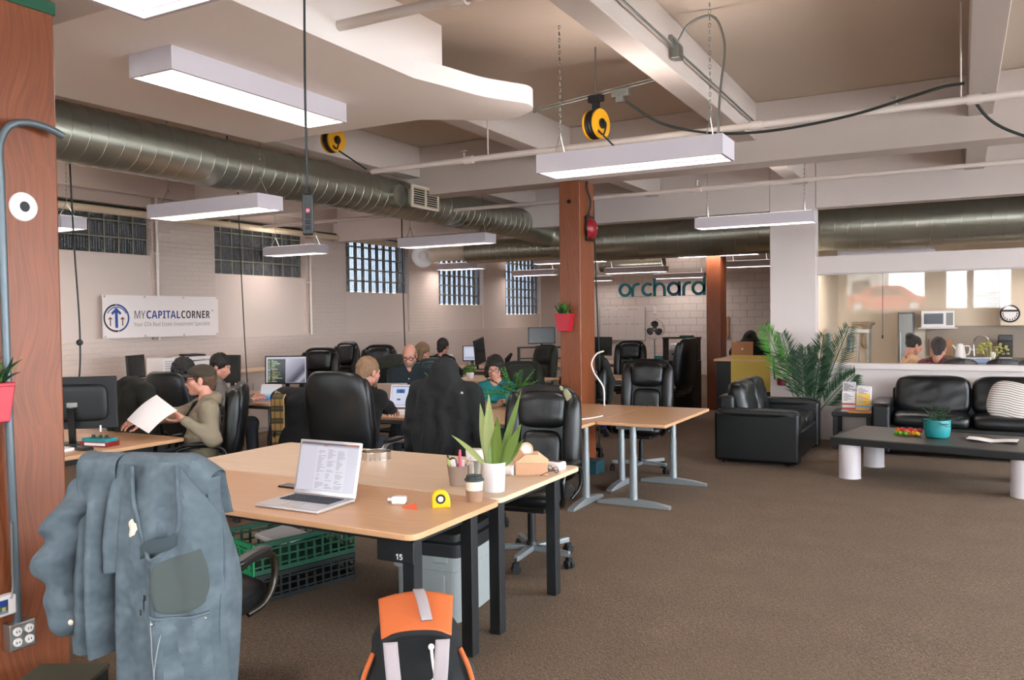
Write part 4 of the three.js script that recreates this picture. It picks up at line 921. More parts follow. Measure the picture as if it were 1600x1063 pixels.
// ---------------- coats over chairs
coat('black hooded parka hanging over a chair behind the pale desk', [-3.48, 0, -5.6], Math.PI, { h: 1.17, b: .4, w: .24, hood: 1, sd: 3 }, M.coat);
tag(obj('snap_button', [ball(.012, -3.28, 1.11, -5.22)], M.steel), 'small metal snap on the parka shoulder', 'button');
coat('grey-black jacket on the chair beside the dark monitor', [-6.25, 0, -4.95], Math.PI - .1, { h: 1.14, b: .6, w: .2, sd: 9, name: 'jacket', cat: 'jacket', fold: .02 }, M.coat2);
coat('black coat on the chair next to the plaid scarf', [-5.42, 0, -5.95], Math.PI + .1, { h: 1.0, b: .45, w: .17, sd: 14, nosleeve: 1 }, M.coat);
coat('olive coat over the chair left of the man in navy', [-6.25, 0, -8.3], .5, { h: 1.16, b: .6, w: .17, sd: 21 }, M.coatGreen);
meshChair('chair under the olive coat left of the man in navy', [-6.25, 0, -8.3], .5, { bh: .5 });
coat('dark grey jacket on the chair behind the woman in teal', [-4.05, 0, -9.1], .1, { h: 1.15, b: .55, w: .2, sd: 25, name: 'jacket', cat: 'jacket' }, M.coat2);
execChair('chair under the dark grey jacket left of the middle post', [-4.05, 0, -9.1], .1, { h: 1.1, sd: 26 });
coat('black jacket with white trim hanging at the far right desk', [-3.15, 0, -14.6], Math.PI, { h: 1.2, b: .8, w: .2, hood: 1, sd: 33, name: 'jacket', cat: 'jacket' }, M.coat);
meshChair('chair under the white-trimmed black jacket at the far right', [-3.15, 0, -14.6], Math.PI, { bh: .55 });
{ // plaid scarf
  const st = canvasTex(64, 512, (c, w, h) => { c.fillStyle = '#a5834f'; c.fillRect(0, 0, w, h); for (let i = 0; i < 6; i++) { c.fillStyle = '#4d4632'; c.fillRect(0, i * 86 + 16, w, 40); c.fillStyle = '#6d6040'; c.fillRect(0, i * 86 + 30, w, 6); } c.fillStyle = 'rgba(60,52,34,.35)'; c.fillRect(12, 0, 8, h); c.fillRect(40, 0, 8, h); c.fillStyle = '#c9ab72'; c.fillRect(58, 0, 6, h); });
  const g = new THREE.PlaneGeometry(.12, .66, 6, 30), p = g.attributes.position;
  for (let i = 0; i < p.count; i++) p.setXYZ(i, p.getX(i) * (1 + .1 * noise(p.getY(i) * 8, 1)), p.getY(i), .01 * noise(p.getX(i) * 20, p.getY(i) * 6) + (p.getY(i) > .27 ? -(p.getY(i) - .27) * 2.2 : 0));
  g.computeVertexNormals();
  const t = thing('scarf', 'brown plaid scarf hanging from the coat-covered chair', 'scarf', [-5.42, .7, -5.5], .45);
  obj('cloth', g, std('#ffffff', .95, 0, { map: st }), t, true);
  obj('fringe', [...Array(10)].map((_, i) => bar([-.055 + i * .012, -.33, 0], [-.055 + i * .012, -.37, .004], .003, 4)), M.wornSpot, t);
}
// ---------------- the denim jacket in the foreground (frame of its chair: +x is to the left in the photograph)
{
  const t = thing('denim_jacket', 'faded blue-grey work jacket draped over the foreground chair', 'jacket', [-2.87, 0, -2.38], Math.PI + .3);
  const sm = (a, b, x) => { x = Math.min(1, Math.max(0, (x - a) / (b - a))); return x * x * (3 - 2 * x); };
  const path = (s, hem, top) => { // from inside the chair back, over its top, down the rear: [y, z]
    if (s < .14) { const q = s / .14; return [.9 + (top - .9) * q, -.2 - .06 * q]; }
    if (s < .26) { const a = (s - .14) / .12 * Math.PI; return [top + .032 * Math.sin(a), -.32 + .06 * Math.cos(a)]; }
    const q = (s - .26) / .74; return [top - (top - hem) * q, -.38 - .075 * Math.sin(Math.min(1, q * 1.3) * 1.5)];
  };
  const rip = (x, y) => .006 * noise(x * 16, y * 9, 2) + .004 * noise(x * 30, y * 22, 7);
  // left panel with long soft folds
  obj('back_panel', sheet((u, v) => {
    const top = 1.13 - .06 * Math.pow(Math.max(0, .22 - u) / .22, 2), hem = .405 + .03 * u; const [y, z] = path(v, hem, top), dep = Math.max(0, 1.12 - y), k = sm(0, .25, dep);
    const x = .285 - u * (.235 + .02 * k) - .035 * k * (1 - u) - .01 * dep;
    const folds = .034 * Math.sin(u * 9.5 + .6 + 1.2 * y) + .016 * Math.sin(u * 17 + 2 + 2 * y);
    return [x, y, z - folds * k - rip(x, y) + .12 * Math.pow(u, 6) * k + .1 * Math.pow(1 - u, 5)];
  }, 48, 70, .005), M.denim, t);
  // deep fold between the two panels
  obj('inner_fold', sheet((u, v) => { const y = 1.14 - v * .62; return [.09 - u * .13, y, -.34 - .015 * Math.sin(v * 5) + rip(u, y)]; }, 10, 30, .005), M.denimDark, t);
  // cloth over the top and the layer seen inside the neck opening
  obj('yoke', sheet((u, v) => { const top = 1.13 - .075 * Math.pow(Math.max(0, u - .74) / .26, 2); const [y, z] = path(v, .74, top), x = .06 - u * .335, k = sm(0, .2, 1.12 - y); return [x, y, z + .02 - (.013 * Math.sin(u * 13 + 2 * y) + .008 * Math.sin(u * 25)) * k - rip(x, y) + .08 * Math.pow(u, 6)]; }, 40, 44, .005), M.denim, t);
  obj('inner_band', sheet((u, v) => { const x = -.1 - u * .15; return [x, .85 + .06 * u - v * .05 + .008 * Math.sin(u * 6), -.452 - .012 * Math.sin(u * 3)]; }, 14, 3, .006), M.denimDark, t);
  // right front panel with the open neck edge, hanging to the hem
  const front = (u, y) => {
    const dep = Math.max(0, 1.13 - y), k = sm(0, .25, dep), x = .012 - u * (.285 + .06 * k + .035 * dep);
    return [x, y, -.425 - .05 * Math.sin(Math.min(1, dep * 1.5) * 1.7) + .17 * Math.pow(u, 4.5) + .05 * Math.pow(1 - u, 8) - (.017 * Math.sin(u * 12 + 1 + y) + .009 * Math.sin(u * 23 + 3 * y)) * k - rip(x, y)];
  };
  const neckY = (u) => { const q = Math.min(1, Math.max(0, (u - .2) / .56)); return 1.135 - .33 * Math.pow(Math.sin(q * Math.PI) + 1e-6, .5) - .2 * Math.pow(Math.max(0, u - .76) / .24, 1.3); };
  obj('front_panel', sheet((u, v) => { const a = neckY(u), hem = .2 + .02 * Math.sin(u * 7); return front(u, a + (hem - a) * v); }, 64, 80, .005), M.denim, t);
  obj('neck_edge', tube([...Array(25)].map((_, i) => { const u = .2 + .56 * i / 24, p = front(u, neckY(u)); p[2] -= .004; return p; }), .0085, 90, 6), M.denim, t);
  obj('placket_seam', tube([...Array(14)].map((_, i) => { const p = front(.47, .78 - i * .04); p[2] -= .004; return p; }), .0035, 40, 5), M.denimDark, t);
  obj('side_panel', sheet((u, v) => { const y = 1.07 - v * .82; return [-.265 - .075 * sm(0, .5, v) - .02 * Math.sin(u * 2.6), y, -.3 + u * .1 - .03 * v + .02 * Math.sin(v * 7 + u * 4)]; }, 16, 40, .005), M.denim, t);
  // pocket: dark mouth, patch, rolled edge
  const onF = (u, y, o) => { const p = front(u, y); p[2] -= o; return p; };
  const pk = obj('pocket', sheet((u, v) => onF(.5 + u * .42, .605 - v * .235 - .02 * u, .014 + .012 * Math.sin(u * 3.1) * (1 - v)), 18, 16, .005), M.denim, t);
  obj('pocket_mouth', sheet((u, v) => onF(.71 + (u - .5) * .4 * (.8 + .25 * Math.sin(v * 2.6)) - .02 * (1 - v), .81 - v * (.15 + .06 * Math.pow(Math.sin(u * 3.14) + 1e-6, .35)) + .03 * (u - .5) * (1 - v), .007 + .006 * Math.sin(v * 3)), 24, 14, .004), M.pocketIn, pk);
  obj('pocket_edge', tube([...Array(12)].map((_, i) => onF(.5 + .42 * i / 11, .608 - .02 * i / 11 - .012 * Math.sin(i / 11 * 3.1), .024)), .007, 40, 6), M.denim, pk);
  obj('stitching', [tube([...Array(8)].map((_, i) => onF(.51, .6 - i * .03, .021)), .0022, 20, 5), tube([...Array(8)].map((_, i) => onF(.6 - i * .012, .56 - i * .026, .024)), .0022, 20, 5)], M.tote, pk);
  obj('rivet', [onF(.53, .585, .028), onF(.89, .57, .022)].map(p => ball(.006, ...p, 1, 1, .6, 10, 8)), M.steel, pk);
  // left sleeve
  const sl = nets([cap([.235, 1.0, -.33], [.275, .9, -.37], .062, .066), cap([.275, .9, -.37], [.31, .76, -.4], .066, .064), cap([.31, .76, -.4], [.28, .58, -.4], .064, .056)], .011, .05, (x, y, z) => .017 * noise(x * 9, y * 13, z * 9) + .01 * Math.sin(y * 40 + x * 20 + 4 * noise(x * 5, y * 4)));
  const sv = obj('sleeve', sl, M.denim, t); obj('cuff', nets([cap([.28, .585, -.4], [.27, .53, -.4], .058, .06)], .01, .02, (x, y, z) => .004 * noise(x * 30, y * 30, z * 30)), M.denim, sv);
  obj('button', [ball(.011, .215, .54, -.44, 1, 1, .6)], M.cream, sv);
  obj('paint_spot', sheet((u, v) => { const a = u * Math.PI * 2, r = v * (.03 + .006 * Math.sin(a * 3 + 1) + .004 * Math.sin(a * 5)); return onF(.2 + Math.cos(a) * r * 2.1, .91 + Math.sin(a) * r, .006); }, 22, 4, .002), M.cream, t);
  obj('button_hole', [onF(.36, .66, .004), onF(.345, .63, .004), onF(.31, .605, .004)].map((p, i) => rb(i ? .006 : .012, i === 1 ? .05 : .022, .004, p[0], p[1], p[2], .001)), M.black, t);
}

// ================================================================ THINGS ON DESKS, WALLS AND FLOOR
const screenMat = (tex, k = .8) => std('#0a0a0a', .3, 0, { emissive: new THREE.Color(1, 1, 1), emissiveMap: tex, emissiveIntensity: k * .62 });
const DOC = canvasTex(512, 340, (c, w, h) => {
  c.fillStyle = '#d9d5e2'; c.fillRect(0, 0, w, h); c.fillStyle = '#6a6470'; c.fillRect(0, 0, w, 14); c.fillStyle = '#b9b2bd'; c.fillRect(0, 14, w, 10); c.fillStyle = '#c4606a'; c.fillRect(200, 16, 40, 6); c.fillStyle = '#b06a4e'; c.fillRect(400, 0, 112, 12);
  c.fillStyle = '#e2dee9'; c.fillRect(150, 30, 270, 300); c.fillStyle = '#9a96a6';
  let s = 7; const q = () => (s = (s * 16807) % 2147483647) / 2147483647;
  for (let y = 44; y < 315; y += 9) for (let k = 0; k < 3; k++) if (q() > .25) c.fillRect(165 + k * 84, y, 20 + q() * 55, 3);
});
const CODE = canvasTex(512, 300, (c, w, h) => {
  c.fillStyle = '#cfcbd8'; c.fillRect(0, 0, w, h); c.fillStyle = '#262b2c'; c.fillRect(20, 24, 230, 276); let s = 11; const q = () => (s = (s * 16807) % 2147483647) / 2147483647;
  for (let y = 36; y < 290; y += 13) { c.fillStyle = ['#4f9a3c', '#b8c04a', '#8fa38a', '#cfd2c0'][Math.floor(q() * 4)]; c.fillRect(26, y, 26, 7); c.fillStyle = ['#87c15a', '#d8d8c8', '#b3a04a'][Math.floor(q() * 3)]; c.fillRect(60 + q() * 20, y, 20 + q() * 110, 6); }
  const g = c.createLinearGradient(260, 20, 500, 280); g.addColorStop(0, '#d5d0e2'); g.addColorStop(.5, '#9a96a8'); g.addColorStop(.7, '#4a4858'); g.addColorStop(.85, '#c8c4d2'); g.addColorStop(1, '#5a5868'); c.fillStyle = g; c.fillRect(256, 20, 244, 276);
});
const WEB = canvasTex(512, 340, (c, w, h) => { c.fillStyle = '#c3c6e4'; c.fillRect(0, 0, w, h); c.fillStyle = '#d8daf0'; c.fillRect(20, 30, 370, 280); c.fillStyle = '#2f6ea8'; c.fillRect(90, 60, 150, 66); c.fillStyle = '#1d4f86'; c.fillRect(150, 60, 50, 66); c.fillStyle = '#3a3a55'; c.fillRect(110, 220, 60, 26); for (let i = 0; i < 9; i++) { c.fillStyle = i % 2 ? '#4a78b8' : '#24487a'; c.fillRect(420, 40 + i * 30, 60, 20); } c.fillStyle = '#8e90b8'; c.fillRect(0, 0, w, 16); });
const PLAIN = canvasTex(64, 40, (c, w, h) => { c.fillStyle = '#c6c9dd'; c.fillRect(0, 0, w, h); c.fillStyle = '#9aa0bb'; c.fillRect(4, 32, 40, 3); c.fillStyle = '#d6d9ea'; c.fillRect(6, 6, 52, 22); });
function laptop(label, p, turn, tex, o = {}) {
  const t = thing('laptop', label, 'laptop', p, turn), W = o.w || .4, D = o.d || .28, H = o.h || .27, mt = o.mat || M.alu;
  obj('base', rb(W, .018, D, 0, .009, 0, .008, 2), mt, t);
  const kb = obj('keyboard', rb(W * .78, .003, D * .42, 0, .019, -D * .16, .001), M.keys, t);
  const kg = []; for (let r = 0; r < 5; r++) for (let k = 0; k < 13; k++) kg.push(rb(W * .05, .003, D * .065, -W * .36 + k * W * .06, .0215, -D * .33 + r * D * .082, .001)); obj('keys', kg, std('#2b333b', .6), kb);
  obj('trackpad', rb(W * .28, .002, D * .28, 0, .0185, D * .28, .001), std('#b8b4b4', .4, .4), t);
  const lid = new THREE.Group(); lid.name = 'lid'; t.add(lid); lid.position.set(0, .016, -D / 2 + .004); lid.rotation.x = -(o.open || .3);
  obj('cover', rb(W, H, .01, 0, H / 2, 0, .008, 2), mt, lid);
  obj('screen', new THREE.PlaneGeometry(W * .93, H * .88).translate(0, H / 2 + .004, .0056), tex ? screenMat(tex, o.k || .8) : M.blackGloss, lid, true);
  if (o.logo) obj('emblem', cylZ(.018, .002, 0, H / 2, -.0058, 16), M.white, lid);
  return t;
}
function monitor(label, p, turn, w, h, tex, o = {}) {
  const t = thing('monitor', label, 'monitor', p, turn), y0 = o.y || .12;
  obj('stand_base', rb(.24, .014, .17, 0, .007, 0, .005), M.black, t);
  obj('stand_neck', [rb(.05, y0 + h * .45, .03, 0, (y0 + h * .45) / 2, -.04, .006).applyMatrix4(new THREE.Matrix4().makeRotationX(o.lean || 0))], M.blackGloss, t);
  const hd = new THREE.Group(); hd.name = 'display'; t.add(hd); hd.position.set(0, y0 + h / 2, 0); hd.rotation.x = -(o.tilt || .05); if (o.roll) hd.rotation.z = o.roll;
  obj('case', [rb(w, h, .028, 0, 0, 0, .006, 2), pillow(w * .8, h * .72, .05, { n: 10, p: 6, q: .3 }).translate(0, 0, -.018)], M.black, hd);
  obj('screen', new THREE.PlaneGeometry(w - .035, h - .035).translate(0, .002, .0146), tex ? screenMat(tex, o.k || .75) : std('#141b1b', .2), hd, true);
  if (o.badge) obj('mount_label', [rb(.075, .035, .004, .0, -.01, -.045, .002)], M.steel, hd);
  return t;
}
const DT = .74;
laptop('silver laptop open with a document, on the nearest desk', [-2.9, DT, -3.12], .02, DOC, { w: .41, d: .29, h: .285, open: .24, k: .85 });
tag(obj('phone', rb(.13, .01, .08, -3.28, DT + .005, -3.42, .003), M.blackGloss), 'black phone lying behind the silver laptop', 'phone');
{ const t = thing('metal_ring', 'shiny round metal ring standing on the pale desk', 'ring', [-3.42, DT, -4.36]); obj('band', [new THREE.CylinderGeometry(.098, .098, .05, 40, 1, true).translate(0, .025, 0), new THREE.CylinderGeometry(.094, .094, .05, 40, 1, true).translate(0, .025, 0), new THREE.TorusGeometry(.096, .003, 6, 40).rotateX(Math.PI / 2).translate(0, .05, 0), new THREE.TorusGeometry(.096, .003, 6, 40).rotateX(Math.PI / 2).translate(0, .003, 0)], M.chrome, t); }
{
  const t = thing('pen_pot', 'taupe tapered pot with pens and a pink marker', 'pot', [-2.46, DT, -3.86]);
  obj('pot', lathe([[0, .004], [.04, .004], [.043, 0], [.058, .108], [.061, .112], [.055, .112], [.05, .09], [.0, .085]], 28), M.taupe, t);
  obj('pen', [bar([.015, .06, 0], [.02, .185, .005], .008), bar([.02, .185, .005], [.0205, .2, .005], .006)], M.pink, t);
  obj('pen', bar([-.03, .06, .0], [-.06, .165, .01], .006), M.lid, t); obj('pen', bar([-.02, .06, .02], [-.045, .15, .035], .007), std('#9aa34a', .5), t); obj('pen', bar([.02, .06, -.02], [.07, .155, -.03], .005), M.cream, t);
  obj('scissors_handle', [new THREE.TorusGeometry(.02, .005, 6, 16).translate(-.03, .13, 0), bar([-.02, .06, 0], [-.03, .12, 0], .006)], M.lid, t);
  obj('paper_slips', [rb(.05, .05, .004, -.005, .12, .012, .001).rotateZ(.2), rb(.04, .05, .004, .02, .118, -.01, .001)], M.white, t);
}
{
  const t = thing('tumbler', 'tall travel tumbler with a wide white lid', 'tumbler', [-2.42, DT, -3.98]);
  obj('body', lathe([[0, 0], [.036, 0], [.038, .005], [.043, .125], [0, .125]], 28), std('#6f6759', .4), t);
  obj('stripe', rb(.03, .118, .004, 0, .064, .0415, .001), M.white, t);
  obj('lid', lathe([[0, .125], [.046, .125], [.05, .13], [.052, .178], [.048, .186], [0, .186]], 28), M.whiteGloss, t);
}
{
  const t = thing('coffee_cup', 'paper coffee cup with brown sleeve and dark lid', 'cup', [-2.17, DT, -3.56]);
  obj('cup', lathe([[0, 0], [.038, 0], [.046, .108], [0, .108]], 28), M.cream, t); obj('sleeve', lathe([[.0395, .002], [.0405, .0], [.045, .058], [.0435, .058]], 28), M.sleeve, t);
  obj('lid', lathe([[0, .132], [.038, .132], [.042, .128], [.043, .116], [.05, .114], [.05, .105], [.045, .105]], 28), M.lid, t);
}
function leaf(len, w, bendv, tw = 0, seg = 10) { // upright strap leaf from the origin
  return sheet((u, v) => { const y = v * len, wd = w * Math.sin(Math.PI * Math.min(1, .12 + v * .88)) * (1 - .15 * v), a = tw * v, x = (u - .5) * wd; return [x * Math.cos(a), y * Math.cos(bendv * v * .5), Math.sin(bendv * v * .6) * y + x * Math.sin(a) + .25 * Math.abs(x)]; }, 4, seg, .0025);
}
{
  const t = thing('snake_plant', 'snake plant with pale green leaves in a white pot', 'plant', [-2.2, DT, -3.82]);
  obj('pot', lathe([[0, .004], [.05, .004], [.053, 0], [.062, .15], [.064, .156], [.058, .156], [.056, .13], [0, .13]], 32), M.potWhite, t);
  obj('soil', cyl(.055, .055, .006, 0, .128, 0, 20), M.soil, t);
  const L = [[.4, .075, .05, .2, -.02, .01, 0, 1], [.35, .065, .1, -.3, -.035, 0, .12, 1], [.45, .04, .15, .5, .02, .0, -.3, 0], [.3, .06, .2, 0, .02, .02, -.12, 0], [.28, .06, .25, .3, .035, -.01, -.45, 0], [.26, .035, .6, 0, -.03, .02, .75, 1], [.24, .06, .15, 1.2, 0, .025, -.05, 0], [.2, .05, .3, .8, .03, -.02, -.65, 0]];
  for (const [l, w, b, tw, x, z, rz, pale] of L) { const m = obj('leaf', leaf(l, w, b, tw, 12), pale ? M.leafSans2 : M.leafSans, t); m.position.set(x, .12, z); m.rotation.z = rz; m.rotation.y = tw; }
}
{
  const t = thing('craft_box', 'small brown wooden craft box with a wheel on top', 'box', [-2.24, DT, -4.33], .5);
  obj('body', rb(.19, .075, .12, 0, .0375, 0, .004), M.kraft2, t); obj('roof', extr(poly([[-.1, 0], [.1, 0], [.04, .045], [-.04, .045]]), .13, .003).translate(0, .076, -.065), M.woodRaw, t);
  obj('base_trim', [...Array(7)].map((_, i) => rb(.02, .008, .125, -.082 + i * .027, .004, 0, .002)), M.kraft, t);
  obj('wheel', [cylZ(.042, .016, -.03, .145, .0, 24)], M.woodRaw, t); obj('hub', cylZ(.03, .02, -.03, .145, .002, 20), M.white, t); obj('drum', [cylZ(.036, .06, -.075, .11, .03, 20)], M.kraft, t);
}
tag(obj('white_cylinder', [cylX(.03, .1, -2.36, DT + .03, -4.24, 20), cylX(.031, .02, -2.41, DT + .03, -4.24, 20)], M.white), 'white roll lying behind the plant pot', 'roll');
{ const t = thing('white_box', 'small white appliance box at the pale desk corner', 'box', [-2.2, DT, -4.52], -.15); obj('case', rb(.17, .05, .085, 0, .025, 0, .012, 2), M.whiteGloss, t); obj('top_slot', rb(.1, .004, .03, .02, .051, 0, .001), M.black, t); obj('button', cylZ(.006, .004, -.06, .03, .043, 10), M.steel, t); }
{
  const t = thing('eyeglasses', 'pair of dark-rimmed glasses on the pale desk corner', 'glasses', [-2.14, DT, -4.42], 2.6), g = [];
  for (const s of [-1, 1]) { g.push(new THREE.TorusGeometry(.024, .0022, 6, 22).scale(1.1, .75, 1).translate(s * .033, .02, 0)); }
  obj('rims', [...g, tube([[-.007, .024, 0], [0, .027, 0], [.007, .024, 0]], .002, 6, 5)], M.black, t);
  for (const s of [-1, 1]) obj('temple', tube([[s * .06, .024, 0], [s * .062, .022, -.07], [s * .06, .003, -.13]], .0022, 12, 5), M.black, t);
}
{
  const t = thing('tape_measure', 'yellow tape measure on the nearest desk', 'tape measure', [-2.25, DT, -3.37], .7);
  const s = new THREE.Shape(); s.moveTo(-.038, 0); s.lineTo(.042, 0); s.lineTo(.042, .012); s.quadraticCurveTo(.042, .078, -.005, .078); s.quadraticCurveTo(-.038, .078, -.038, .04); s.closePath();
  obj('case', extr(s, .032, .005, 12).translate(0, .005, -.016), M.yellowTape, t); obj('label', cylZ(.024, .003, -.002, .044, .022, 24), M.black, t); obj('emblem', cylZ(.014, .003, -.002, .044, .0235, 18), M.cream, t); obj('foot', rb(.07, .01, .03, .01, .005, 0, .003), M.black, t);
}
{ const t = thing('adapter', 'white plug adapter lying on the nearest desk', 'adapter', [-2.48, DT, -3.34], .4); obj('case', rb(.075, .04, .05, 0, .02, 0, .012, 2), M.whiteGloss, t); obj('collar', cylX(.016, .02, -.045, .02, 0, 14), M.steel, t); }
tag(obj('orange_tag', extr(poly([[-.04, 0], [.035, -.012], [.02, .035]]), .006, .001).rotateX(-Math.PI / 2 + .25).rotateY(.4).translate(-2.36, DT + .006, -3.27), M.orangeBright), 'bright orange triangular tag near the tape measure', 'tag');
// under the desks
function crate(label, p, turn, w, h, d, mat, mat2) {
  const t = thing('crate', label, 'crate', p, turn), g = (x0, x1, y0, y1, z0, z1) => rbx(x0, x1, y0, y1, z0, z1, .003), a = w / 2, b = d / 2;
  obj('floor_panel', g(-a, a, 0, .012, -b, b), mat2, t);
  for (const s of [-1, 1]) {
    const f = [g(-a, a, h - .03, h, s * b - .008, s * b + .008), g(-a, a, 0, .03, s * b - .008, s * b + .008)]; for (let i = 0; i <= 9; i++) f.push(g(-a + i * w / 9 - .008, -a + i * w / 9 + .008, 0, h, s * b - .006, s * b + .006)); for (let j = 1; j < 4; j++) f.push(g(-a, a, h * j / 4 - .006, h * j / 4 + .006, s * b - .006, s * b + .006)); obj('side_panel', f, s > 0 ? mat : mat2, t);
    const e = [g(s * a - .008, s * a + .008, h - .03, h, -b, b), g(s * a - .008, s * a + .008, 0, .03, -b, b)]; for (let i = 0; i <= 12; i++) e.push(g(s * a - .006, s * a + .006, 0, h * (i > 4 && i < 8 ? .7 : 1), -b + i * d / 12 - .008, -b + i * d / 12 + .008)); for (let j = 1; j < 4; j++) e.push(g(s * a - .006, s * a + .006, h * j / 4 - .006, h * j / 4 + .006, -b, b)); obj('side_panel', e, mat2, t);
  }
  return t;
}
crate('black plastic crate under the green crate', [-3.76, 0, -3.86], -.28, .48, .17, .7, std('#15211d', .5), std('#121a18', .5));
crate('bright green folding crate with papers under the nearest desk', [-3.76, .172, -3.86], -.28, .48, .19, .7, M.green, M.greenDark);
tag(obj('paper_stack', [rb(.3, .02, .22, 0, 0, 0, .002), rb(.29, .015, .21, .012, .017, .008, .002)].map(g => g.rotateX(.08).rotateY(-.28).translate(-3.76, .31, -3.83)), M.paper), 'white papers lying in the green crate', 'paper');
function tote(label, p, turn, w, h, d) {
  const t = thing('storage_tote', label, 'storage box', p, turn);
  const s = (k) => { const a = w / 2 * k, b = d / 2 * k, r = .05, q = new THREE.Shape(); q.moveTo(-a + r, -b); q.lineTo(a - r, -b); q.quadraticCurveTo(a, -b, a, -b + r); q.lineTo(a, b - r); q.quadraticCurveTo(a, b, a - r, b); q.lineTo(-a + r, b); q.quadraticCurveTo(-a, b, -a, b - r); q.lineTo(-a, -b + r); q.quadraticCurveTo(-a, -b, -a + r, -b); return q; };
  obj('tub', [extr(s(.9), h * .72, .006, 6).rotateX(-Math.PI / 2).translate(0, .006, 0), extr(s(.98), h * .2, .006, 6).rotateX(-Math.PI / 2).translate(0, h * .7, 0)], M.tote, t);
  for (const k of [-1, 1]) obj('rib', rb(.02, h * .6, d * .5, k * w * .452, h * .33, 0, .006), M.tote, t);
  obj('rib', rb(w * .55, h * .6, .02, 0, h * .33, d * .452, .006), M.tote, t);
  obj('lid', [extr(s(1.03), .06, .006, 6).rotateX(-Math.PI / 2).translate(0, h * .9, 0), extr(s(.85), .05, .006, 6).rotateX(-Math.PI / 2).translate(0, h * .9 + .05, 0)], M.toteLid, t);
  for (const k of [-1, 1]) obj('latch', rb(.09, .07, .02, k * .1, h * .88, d * .5, .008), M.tote, t);
  return t;
}
tote('grey storage tote with black lid under the desk corner', [-2.62, 0, -3.98], .12, .42, .42, .56);
{ // backpack
  const t = thing('backpack', 'black backpack with orange top flap and grey straps', 'backpack', [-1.9, 0, -2.66], .62);
  const body = nets([cap([-.08, .12, 0], [.08, .12, 0], .13), cap([-.09, .2, -.01], [.09, .2, -.01], .13), cap([-.08, .36, -.02], [.08, .36, -.02], .1), cap([-.07, .43, -.02], [.07, .43, -.02], .075)], .012, .06, (x, y, z) => .006 * noise(x * 20, y * 20, z * 20));
  obj('body', body, M.pack, t);
  obj('side_pocket', nets([cap([-.2, .12, .0], [-.19, .26, 0], .05, .04), cap([.2, .12, .0], [.19, .26, 0], .05, .04)], .012, .02), M.packGrey, t);
  obj('top_flap', sheet((u, v) => { const x = (u - .5) * .3, a = v * 1.25; return [x * (1 - .12 * v), .515 + .03 * Math.cos(a * 1.4) - .05 * v - .025 * Math.pow(u * 2 - 1, 2), -.1 + .2 * v]; }, 18, 12, .01), M.orange, t);
  obj('flap_edge', tube([[-.13, .43, .1], [-.07, .455, .112], [.07, .455, .112], [.13, .43, .1]], .012, 18, 6), M.pack, t);
  obj('carry_handle', sheet((u, v) => [.01 + (u - .5) * .045 + .03 * v, .562 + .014 * Math.sin(v * Math.PI) - .06 * v, -.08 + .18 * v], 4, 10, .008), M.strap, t);
  for (const s of [-1, 1]) {
    const st = obj('strap', sheet((u, v) => [s * (.1 - .02 * v) + (u - .5) * .055, .43 - .2 * v, .115 + .045 * Math.sin(v * 2.6)], 4, 14, .012), M.strap, t);
    obj('buckle', rb(.05, .045, .02, s * .08, .2, .145, .006), M.black, st);
    obj('strap_tail', sheet((u, v) => [s * (.082 - .005 * v) + (u - .5) * .036, .185 - .14 * v, .148 - .01 * v], 3, 8, .006), M.strap, st);
    obj('side_trim', tube([[s * .17, .36, .03], [s * .205, .28, .05], [s * .225, .18, .06], [s * .22, .06, .06]], .011, 20, 6), M.orange, t);
  }
  obj('drawcord', [tube([[.055, .41, .14], [.06, .36, .155], [.065, .3, .16], [.04, .29, .17]], .006, 16, 6), ball(.012, .055, .415, .14)], M.white, t);
}
tag(obj('box', [rb(.3, .12, .24, -3.52, .06, -8.12, .006), rb(.31, .02, .25, -3.52, .125, -8.12, .005)], std('#1d4650', .5)), 'flat blue-teal box at the foot of the middle post', 'box');
{ const t = thing('floor_box', 'low black box on the floor at the bottom left corner', 'box', [-3.42, 0, -2.16], .5); obj('body', rb(.3, .13, .2, 0, .065, 0, .006), M.black, t); obj('lid', rb(.31, .02, .21, 0, .14, 0, .004), std('#3a3a2a', .6), t); }
// left desk
monitor('large dark monitor seen from behind at the left desk', [-5.95, DT, -3.9], Math.PI + .72, .62, .4, null, { y: .12, badge: 1, lean: -.12 });
{
  const t = thing('electronics_kit', 'small teal and red electronics kit box on the left desk', 'box', [-5.72, DT, -3.95], .15);
  obj('box_base', rb(.26, .035, .13, 0, .018, 0, .004), M.redDark, t); obj('insert', rb(.24, .03, .11, 0, .045, 0, .004), M.teal, t);
  for (const x of [-.05, .02, .08]) obj('knob', [cyl(.014, .012, .025, x, .058, .01, 12)], M.black, t); obj('label', rb(.2, .02, .003, .02, .02, .0665, .001), M.white, t);
  obj('led', cyl(.008, .006, .05, -.02, .1, -.03, 10), M.white, t); obj('wire', tube([[-.02, .1, -.03], [-.03, .06, -.04], [-.05, .05, -.03]], .003, 10, 5), M.black, t);
}
tag(obj('paper_stack', [rb(.2, .02, .15, -5.78, DT + .01, -3.66, .002)], M.paper), 'white papers at the left post on the left desk', 'paper');
tag(obj('keyboard', [rb(.18, .018, .08, -5.66, DT + .009, -3.76, .004), rb(.17, .006, .07, -5.66, DT + .02, -3.76, .001)], M.blackGloss), 'black small keypad in front of the electronics kit', 'keypad');
